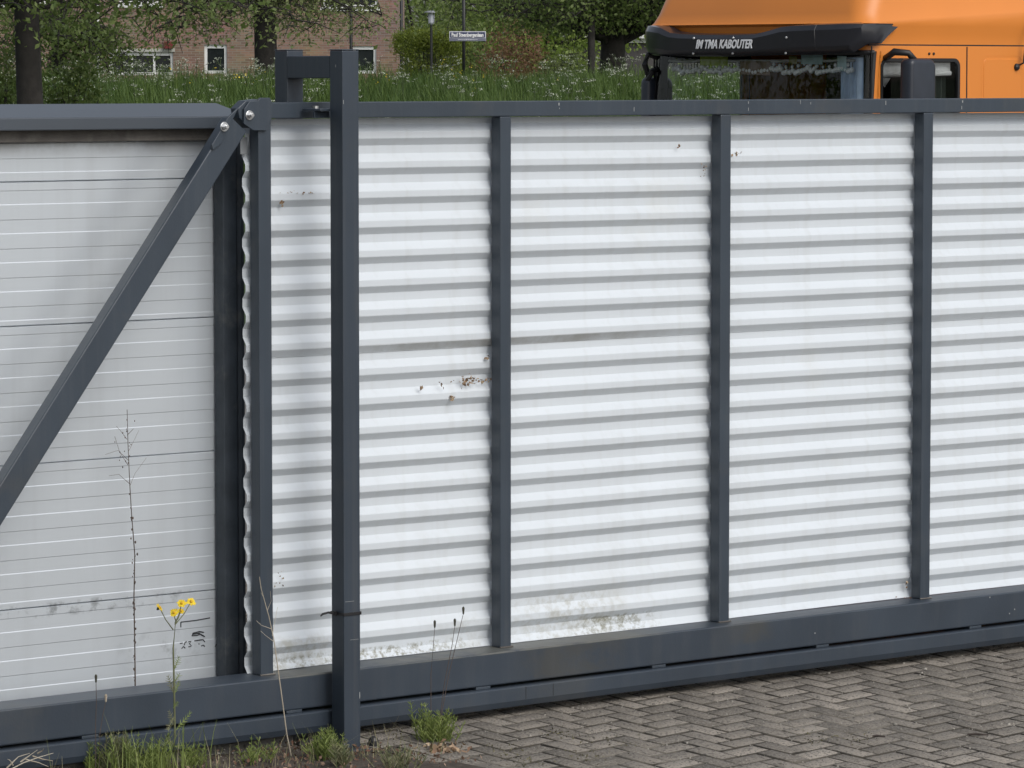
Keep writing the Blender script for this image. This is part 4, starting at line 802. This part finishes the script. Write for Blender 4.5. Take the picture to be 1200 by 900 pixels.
# ================================================================== GUIDE PORTAL straddling the gate
def portal():
    t = thing('guide_portal', 'dark steel guide frame of two posts straddling the gate top', 'guide frame', GO, AL); F = M['post']
    x0, x1 = -.23, -.15; zt = 2.704
    for y0 in (-.21, .145):
        p = MB(); p.box(x0, x1, y0, y0 + .08, 0, zt); po = p.build('post', F, t, .004)
        c = MB(); c.box(x0 - .001, x1 + .001, y0 - .001, y0 + .081, zt + .0005, zt + .005); c.build('cap', F, po, .002)
        bp = MB(); bp.box(x0 - .06, x1 + .06, y0 - .06, y0 + .14, .0, .012); bp.build('base_plate', M['galv'], po, .002)
        for dx in (x0 - .035, x1 + .035):
            for dy in (y0 - .035, y0 + .115):
                b = MB(); b.tube([(dx, dy, .012), (dx, dy, .036), (dx, dy, .047), (dx, dy, .053)], [.021, .02, .015, .006], 12); b.build('bolt_cap', M['black'], po, smooth=False)
    c = MB(); c.box(x0 + .001, x1 - .001, -.1298, .1448, 2.598, 2.684); cb = c.build('crossbar', F, t, .003)
    g_ = MB(); g_.box(x0 - .045, x0 + .03, -.1298, -.012, 2.472, 2.482); g_.box(x0 - .045, x0 + .03, -.092, -.080, 2.445, 2.4718); g_.build('guide_bracket', F, t, .003)
    w_ = MB(); w_.tube([(x0 - .015, -.06, 2.482), (x0 - .015, -.06, 2.492)], .012, 8); w_.build('roller_bolt', M['steel'], t)
    for q in ((x0 + .006, x1 - .03, -.2104, -.209, .582, .5834), (x0 + .03, x1 - .01, -.2104, -.209, .432, .4332), (x0 + .004, x0 + .0065, -.2104, -.209, 2.50, 2.515), (x1 - .006, x1 - .003, -.2104, -.209, .20, .225), (x0 - .0006, x0 + .001, -.17, -.167, 2.64, 2.65)):
        sc = MB(); sc.box(*q); sc.build('scratch', M['scuff'], t)
    # cable tie round the front post
    ct = MB(); z = gl(401, 720.5, -.21).z; h = .006
    for a, b_, c_, d_ in ((x0 - .003, x1 + .003, -.2135, -.2105), (x0 - .003, x1 + .003, -.1295, -.1265)): ct.box(a, b_, c_, d_, z - h, z + h)
    ct.box(x0 - .0035, x0 - .0005, -.2105, -.1295, z - h, z + h); ct.box(x1 + .0005, x1 + .0035, -.2105, -.1295, z - h, z + h)
    ct.box(x0 - .012, x0 - .003, -.17, -.152, z - .008, z + .009); ct.tube([(x0 - .008, -.16, z), (x0 - .035, -.158, z + .006), (x0 - .062, -.156, z + .002), (x0 - .072, -.155, z - .006)], [.006, .005, .005, .003], 5)
    o = ct.build('cable_tie', M['black'], None, .001, mw=GM); tag(o, 'black cable tie strapped round the front post of the guide frame', 'cable tie')
portal()
def footing():
    b = MB(); b.box(-2.6, -.33, -.02, .17, -.02, .052); b.box(-.30, -.12, -.03, .2, -.02, .03)
    o = b.build('concrete_footing', M['concrete'], None, .01, mw=GM); tag(o, 'low concrete strip lying under the left part of the gate', 'footing')
footing()

# ================================================================== WEEDS, SOIL, LITTER at the foot of the gate
rr = np.random.RandomState(15)
def soil():
    b = MB(); nx, ny = 70, 26; vs = []
    for j in range(ny + 1):
        for i in range(nx + 1):
            x = -3.0 + 3.0 * i / nx; y = -1.3 + 1.38 * j / ny
            edge = min(1, max(0, (0.02 - x - .25 * abs(y + .35)) / .35)); h = .013 * edge + .008 * edge * math.sin(x * 21 + 3 * math.sin(y * 17)) * math.sin(y * 26 + x * 5) + rr.normal(0, .003) * edge - (.012 * (1 - edge))
            if y > -.02: h *= .4
            vs.append((x, y, h))
    b.add(vs, [(j * (nx + 1) + i, j * (nx + 1) + i + 1, (j + 1) * (nx + 1) + i + 1, (j + 1) * (nx + 1) + i) for j in range(ny) for i in range(nx)])
    o = b.build('soil_bed', M['soil'], None, smooth=True, mw=GM); tag(o, kind='structure')
    # bark chips and dead leaves
    C = []; n = 800
    for k in range(n):
        x = -1.5 + 1.55 * rr.uniform() ** .6; y = rr.uniform(-.75, .0)
        if x > -.05 and rr.uniform() < .6: continue
        C.append((x, y, .02 + .02 * rr.uniform() + (-.002 if x < -.2 else -.016)))
    v, q = leaf_arrays(rr, np.array(C), .019, up=0, asp=.5); o = np_mesh('leaf_litter', v, q, pm('bark_litter', (.11, .05, .03), .85, 0, .4, 30, tint=(.36, .27, .2)), rr.beta(1, 2.6, len(C))); o.matrix_world = GM
    tag(o, 'reddish bark scraps and dead leaves littering the soil below the gate', 'litter', kind='stuff')
soil()
def ground_pt(px, py):                      # where a stalk leaves the soil, gate-local
    d = ray(px, py); t = (.02 - CAM_H) / d.z; p = _C + d * t - GO
    if p.dot(GU) > -.02: p = on_ground(px, py) - GO; return Vector((p.dot(GU), p.dot(GB), p.z - .004))
    return Vector((p.dot(GU), p.dot(GB), .015))
def horsetail(label, px, py, hpx, n, spread, seed, mat=None, grp='tufts of horsetail weed'):
    r = np.random.RandomState(seed); b = ground_pt(px, py); b.y = min(b.y, -.10); sc = hpx / 297.0
    w_ = GM @ b; o_ = MB()
    for i in range(n):
        x, y = r.normal(0, spread, 2); h = sc * r.uniform(.45, 1.0); lx, ly = r.normal(0, .10, 2) * h
        tip = Vector((x + lx, y + ly, h)); bs = Vector((x * .6, y * .6, -.01)); md = bs.lerp(tip, .5) + Vector((-lx * .2, -ly * .2, 0)); o_.tube([bs, md, tip], [.0022, .0018, .0008], 4, r.uniform(0, .6), False)
        nn_ = max(3, int(h / .016))
        for k in range(1, nn_):
            f = k / nn_; c = bs.lerp(md, f * 2) if f < .5 else md.lerp(tip, f * 2 - 1); L_ = (.05 * (1 - f) + .010) * r.uniform(.6, 1.2) * min(1, sc / .12)
            for q in range(5):
                a = r.uniform(0, 6.28); e = c + Vector((math.cos(a) * L_ * .75, math.sin(a) * L_ * .75, L_ * .75)); o_.tube([c, e], [.0013, .0007], 3, r.uniform(0, 1), False)
    o = o_.build('horsetail', mat or M['weed'], None, mw=Matrix.Translation(w_)); return tag(o, label, 'weed', grp)
horsetail('bright horsetail tuft standing against the left side of the guide post', 381, 887, 36, 26, .045, 1)
horsetail('low horsetail tuft right in front of the guide post foot', 402, 897, 34, 22, .035, 2, M['weed_dull'])
horsetail('bushy green horsetail on the paving right of the guide post', 509, 869, 50, 30, .045, 3)
horsetail('short horsetail in the gap left of the leaning dead stem', 300, 893, 30, 16, .04, 4)
horsetail('broad horsetail clump spreading left of the yellow flower', 170, 906, 50, 34, .07, 5)
horsetail('horsetail clump between the seed stalks and the broad clump', 138, 906, 52, 20, .045, 6, M['weed_dull'])
horsetail('small horsetail right beside the yellow flower stem', 224, 899, 30, 14, .03, 7)
horsetail('leafy weed at the far left of the weed row, below the seed stalks', 112, 906, 46, 10, .03, 8)
horsetail('dull flat weed on the paving between post and bushy horsetail', 470, 899, 26, 26, .085, 9, M['weed_dull'])
def grass_tuft():
    r = np.random.RandomState(44); b = ground_pt(182, 908); b.y = min(b.y, -.1); o_ = MB()
    for i in range(90):
        x, y = r.normal(0, .11), r.normal(0, .04); h = r.uniform(.08, .2); a = r.uniform(0, 6.28); l = r.uniform(.1, .5) * h
        p = [(x + math.cos(a) * l * f * f, y + math.sin(a) * l * f * f, h * f) for f in (0, .4, .75, 1)]; wv = .0022
        vs = []; 
        for k, q in enumerate(p): ww = wv * (1 - .8 * k / 3); vs += [(q[0] - math.sin(a) * ww, q[1] + math.cos(a) * ww, q[2]), (q[0] + math.sin(a) * ww, q[1] - math.cos(a) * ww, q[2])]
        o_.add(vs, [(2 * k, 2 * k + 1, 2 * k + 3, 2 * k + 2) for k in range(3)], r.uniform(0, 1))
    tag(o_.build('grass_tuft', M['weed'], None, mw=GM @ Matrix.Translation(b)), 'tuft of fine green grass blades under the yellow flower', 'grass')
grass_tuft()
def dry_grass():
    r = np.random.RandomState(61); o_ = MB()
    for i in range(420):
        x = -1.75 + 1.8 * r.uniform(); y = r.uniform(-.5, -.12); h = r.gamma(2.5, .022); a = r.uniform(0, 6.28); l = r.uniform(.2, 1.1) * h; w_ = .0014; z0 = .012 if x < -.25 else .0
        p = [(x + math.cos(a) * l * f * f, y + math.sin(a) * l * f * f, z0 + h * f) for f in (0, .5, 1)]; vs = []
        for k, q in enumerate(p): ww = w_ * (1 - .4 * k); vs += [(q[0] - math.sin(a) * ww, q[1] + math.cos(a) * ww, q[2]), (q[0] + math.sin(a) * ww, q[1] - math.cos(a) * ww, q[2])]
        o_.add(vs, [(2 * k, 2 * k + 1, 2 * k + 3, 2 * k + 2) for k in range(2)], r.beta(1, 1))
    tag(o_.build('dry_grass', pm('dry_grass_blade', (.14, .17, .06), .7, 0, .2, 30, tint=(.40, .36, .22), trans=.2), None, mw=GM), 'thin pale and green grass blades scattered over the soil by the gate', 'grass', kind='stuff')
dry_grass()
def on_plane(yl, pts): return [gl(x, y, yl) for x, y in pts]
def stalk(name, label, cat, yl, pts, r0, r1, mat, head=None, branches=(), grp=None, hmat=None):
    P = on_plane(yl, pts); b = P[0].copy(); t = thing(name, label, cat, GM @ b, AL, grp); m_ = MB(); n = len(P)
    m_.tube([p - b for p in P], [r0 + (r1 - r0) * i / (n - 1) for i in range(n)], 5, .3)
    for br in branches: Q = on_plane(yl, br); Q = [q + Vector((0, -.03 * i / len(Q) * (1 if hash(br[0]) % 2 else -1), 0)) for i, q in enumerate(Q)]; m_.tube([q - b for q in Q], [r1 * 1.1] + [r1 * .6] * (len(Q) - 1), 4, .6)
    m_.build('stem', mat, t)
    if head:
        h = MB(); c = P[-1] - b; h.tube([c - Vector((0, 0, .004)), c, c + Vector((0, 0, head)), c + Vector((0, 0, head * 1.25))], [r1, head * .16, head * .24, head * .12], 8); h.build('seed_head', hmat or M['seed'], t)
    return t, b
G1 = 'thin stalks with dry seed heads'
stalk('seed_stalk', 'left one of the thin seed stalks right of the guide post', 'weed', -.16, [(505, 842), (505, 790), (508, 755), (509.5, 735)], .0017, .001, M['drydark'], .022, grp=G1)
stalk('seed_stalk', 'middle seed stalk above the bushy horsetail', 'weed', -.16, [(515, 846), (521, 800), (530, 755), (533, 733)], .0017, .001, M['drydark'], .022, grp=G1)
stalk('seed_stalk', 'tallest seed stalk leaning right above the bushy horsetail', 'weed', -.15, [(516, 846), (526, 790), (538, 740), (543, 719)], .0017, .001, M['drydark'], .022, grp=G1)
stalk('seed_stalk', 'upright seed stalk at left in front of the beam', 'weed', -.16, [(112, 900), (112, 850), (113, 820), (112.5, 799)], .0017, .001, M['drydark'], .022, grp=G1)
stalk('seed_stalk', 'bent seed stalk with a pale fluffy head at left', 'weed', -.16, [(116, 900), (117, 860), (121, 835), (124, 822)], .0017, .001, M['drydark'], .022, grp=G1, hmat=M['dry'])
# tall dead weed standing between gate tail and fence
t_, b_ = stalk('dead_weed', 'tall dead dark weed stem in front of the silver fence panel', 'dead weed', .19, [(157, 862), (158.5, 805), (158, 760), (157, 700), (158, 650), (154, 600), (152, 565), (150, 520), (149, 480)], .0032, .001, M['drydark'],
    branches=[((152, 567), (141, 556), (131, 558)), ((152, 570), (160, 555), (175, 537)), ((151, 540), (140, 528), (127, 533)), ((150, 530), (158, 518), (166, 505)), ((150, 545), (142, 530), (138, 512)), ((149, 510), (154, 502)), ((149, 515), (143, 505), (140, 500))])
cr = MB(); r_ = np.random.RandomState(8)
for k in range(60):
    py = r_.uniform(565, 800) if k < 42 else r_.uniform(490, 560); px = np.interp(py, [480, 520, 565, 600, 650, 700, 805], [149, 150, 152, 154, 158, 157, 158.5]) + r_.normal(0, 1.2 if k < 42 else 7)
    p = gl(px, py, .19 + r_.normal(0, .004)) - b_; s_ = r_.uniform(.0015, .0042 if k < 42 else .0025); cr.ell(p, (s_, s_, s_ * 1.6), 5, 4, r_.uniform(0, 1))
cr.build('shrivelled_leaves', M['drydark'], t_)
stalk('withered_weed', 'pale leaning dead stem in front of the left gate stile', 'dead weed', -.22, [(343, 895), (336, 860), (328, 800), (321, 750), (315, 722), (306, 690), (304, 676)], .0028, .0012, M['dry'],
    branches=[((319, 745), (324, 728), (329, 712)), ((318, 737), (308, 733), (304, 728)), ((313, 716), (316, 704), (313, 692)), ((321, 752), (313, 745), (309, 740)), ((309, 700), (303, 694))])
# ragwort with five yellow heads
def ragwort():
    yl = -.2; P = on_plane(yl, [(203, 899), (205, 860), (204, 800), (203, 760), (206, 725)]); b = P[0].copy(); b.z = .015; t = thing('ragwort', 'ragwort with five yellow flower heads standing before the gate beam', 'wildflower', GM @ b, AL); r = np.random.RandomState(3)
    s_ = MB(); s_.tube([p - b for p in P], [.0045, .004, .0035, .003, .0022], 6, .3)
    heads = [(187, 712), (204, 718), (212, 716), (213, 707), (224, 705)]
    for i, (x, y) in enumerate(heads):
        h = gl(x, y, yl + (-.02, 0, .02, -.015, .015)[i]) - b; st = gl(*[(203, 738), (206, 727), (205, 730), (205, 732), (206, 731)][i], yl) - b; md = st.lerp(h, .55) + Vector((0, 0, -.008)); s_.tube([st, md, h], [.0022, .0018, .0016], 5, .3)
    s_.build('stem', M['weed_dull'], t)
    for i, (x, y) in enumerate(heads):
        h = gl(x, y, yl + (-.02, 0, .02, -.015, .015)[i]) - b; f = MB(); tl_ = Vector(r.normal(0, .35, 3)); ax = Vector((tl_.x, -.75 + tl_.y * .3, .75)).normalized(); u_ = ax.cross(Vector((0, 0, 1))).normalized(); v_ = ax.cross(u_); R_ = .020 if i != 2 else .014
        for k in range(12):
            a = 2 * math.pi * k / 12 + r.normal(0, .08); d = u_ * math.cos(a) + v_ * math.sin(a); sd_ = ax.cross(d); L_ = R_ * r.uniform(.8, 1.15); dr_ = ax * r.uniform(-.004, .004)
            f.add([h + d * .003, h + d * L_ * .6 + sd_ * .0055 + dr_ * .5, h + d * L_ + dr_, h + d * L_ * .6 - sd_ * .0055 + dr_ * .5], [(0, 1, 2, 3)])
        fo = f.build('flower_head', M['yellow'], t); c = MB(); c.ell(h + ax * .001, (.006, .006, .006), 9, 6); c.build('disc', pm('flower_disc', (.62, .36, .02), .8, 0, .2, 200), fo, smooth=True)
        cx = MB(); cx.tube([h - ax * .014, h - ax * .006, h - ax * .001], [.0018, .006, .006], 8); cx.build('calyx', M['weed_dull'], fo)
    for (x, y, dx, dy, L_) in [(204, 858, 26, -30, .10), (204, 850, -8, -22, .07), (204, 840, -10, 20, .06), (204, 815, 8, -22, .07), (203, 812, -8, -26, .06), (204, 800, 9, -14, .06), (204, 785, 8, -20, .05), (204, 872, -14, -8, .06), (204, 875, 16, -2, .06), (203, 830, 7, -10, .05)]:
        a = gl(x, y, yl) - b; e = gl(x + dx * .8, y + dy * .8, yl - .01) - b; l = MB(); d = e - a; sd_ = Vector((d.z, 0, -d.x)).normalized()
        for k in range(1, 8):
            c = a + d * (k / 8); w_ = .010 * math.sin(math.pi * k / 8) + .003
            for sg in (-1, 1): q = c + sd_ * sg * w_ + d * .12 + Vector((0, r.normal(0, .004), 0)); l.add([c - d * .03, c + d * .03, q + d * .02, q], [(0, 1, 2, 3)], r.uniform(0, 1))
        l.tube([a, a + d * .5, e], [.0016, .0012, .0006], 4, .5); l.build('leaf', M['weed_dull'] if dx < 0 else M['weed'], t)
ragwort()
def dead_branch():
    b = ground_pt(18, 908); b.y = -.16; o_ = MB(); yl = -.16
    for pts in ([(10, 903), (24, 893), (38, 886), (52, 880)], [(24, 893), (32, 884), (37, 877)], [(38, 886), (47, 889), (55, 890)], [(8, 900), (18, 886), (28, 881)], [(30, 890), (42, 893), (50, 897)], [(44, 883), (46, 879), (44, 876)], [(15, 897), (8, 890), (2, 888)]):
        Q = on_plane(yl, pts); Q = [q + Vector((0, -.02 * i, 0)) for i, q in enumerate(Q)]; o_.tube([q - b for q in Q], [.0032] + [.0018] * (len(Q) - 2) + [.0009], 5, rr.uniform(0, 1))
    tag(o_.build('dead_twig', M['dry'], None, mw=GM @ Matrix.Translation(b)), 'bleached dead twig lying in the bottom left corner', 'twig')
dead_branch()
# dried leaf scraps caught on the white sheet
def scrap(label, px, py, n, sx, sz, seed, size=.016, y=.066, dark=.3):
    r = np.random.RandomState(seed); c = gl(px, py, y); C = np.stack([r.normal(0, sx, n), -np.abs(r.normal(0, .004, n)), r.normal(0, sz, n)], 1); v, q = leaf_arrays(r, C, size, up=0, asp=.75, fold=.5)
    o = np_mesh('dried_leaf', v, q, M['leafdry'], r.beta(1.2, 1.6, n)); o.matrix_world = GM @ Matrix.Translation(c); tag(o, label, 'dried leaf', 'dried leaf scraps stuck to the white sheet')
scrap('long clump of brown leaf scraps left of the second stile at mid height', 557, 446, 46, .055, .008, 1)
scrap('brown leaf scrap clump at the left tip of the long clump', 545, 446, 14, .012, .012, 2, .018)
scrap('single curled brown leaf directly left of the long clump', 517, 452, 5, .005, .008, 3)
scrap('leftmost curled leaf in the row beside the second stile', 493, 455, 5, .005, .006, 4)
scrap('curled leaf just below the long clump', 529, 465, 5, .004, .007, 5)
scrap('dark leaf scrap above the long clump against the stile', 570, 420, 6, .006, .007, 6)
scrap('brown leaf near the top just left of the guide post, lower of two', 330, 238, 6, .006, .008, 7)
scrap('thin string of leaf crumbs near the top beside the guide post', 347, 226, 16, .035, .005, 8, .008)
scrap('pale scrap near the top left of the third stile', 796, 173, 5, .008, .005, 9, .012)
scrap('grey crumbs at the left edge of the third stile near the top', 824, 200, 9, .012, .012, 10, .009)
scrap('pair of brown leaves right of the third stile near the top', 864, 180, 6, .012, .005, 11, .014)
scrap('brown leaf scrap low beside the fourth stile', 1062, 685, 8, .006, .012, 12, .014)
scrap('leaf crumbs low beside the left stile above the beam', 326, 677, 10, .016, .02, 13, .010)
scrap('leaf crumbs heaped at the foot of the fourth stile', 1060, 702, 22, .05, .005, 14, .010)
# loose bits on the paving
def loose():
    r = np.random.RandomState(77); b = ground_pt(523, 878); n = 60; C = np.stack([r.normal(0, .05, n), r.normal(0, .06, n), np.abs(r.normal(0, .01, n))], 1); v, q = leaf_arrays(r, C, .035, up=0, fold=.5, asp=.7)
    o = np_mesh('leaf_heap', v, q, pm('pale_dead_leaf', (.22, .12, .075), .85, 0, .3, 40, tint=(.42, .33, .22)), r.beta(1.5, 1.5, n)); o.matrix_world = GM @ Matrix.Translation(b); tag(o, 'little heap of curled dead leaves right of the bushy horsetail', 'dead leaves', kind='stuff')
    for lbl, (px, py), L_ in (('dark short stick lying on the paving at lower right', (1146, 862), .085), ('tiny dark twig on the paving below the third panel', (1030, 864), .05)):
        p = on_ground(px, py) + Vector((0, 0, .004)); s_ = MB(); s_.tube([(-L_ / 2, 0, 0), (-.01, .006, .002), (L_ / 2, 0, 0)], [.004, .005, .003], 6); o = s_.build('stick', M['drydark'], None, mw=Matrix.Translation(p) @ Matrix.Rotation(rad(-8), 4, 'Z')); tag(o, lbl, 'stick')
    # moss in the joints, low and ragged
    C = []
    for px, py in ((690, 887), (655, 862), (610, 893), (715, 868), (960, 866), (1010, 867), (455, 858), (585, 880), (440, 880)):
        p = on_ground(px, py)
        for k in range(45): mx_, my_ = p.x + r.normal(0, .05), p.y + r.normal(0, .07); C.append((mx_, my_, zg(mx_, my_) + abs(r.normal(0, .004))))
    v, q = leaf_arrays(r, np.array(C), .012, up=0); tag(np_mesh('moss', v, q, pm('joint_moss', (.06, .055, .03), .9, 0, .3, 30, tint=(.14, .13, .07)), r.uniform(size=len(C))), 'small patches of moss and crumbs in the paving joints', 'moss', kind='stuff')
loose()
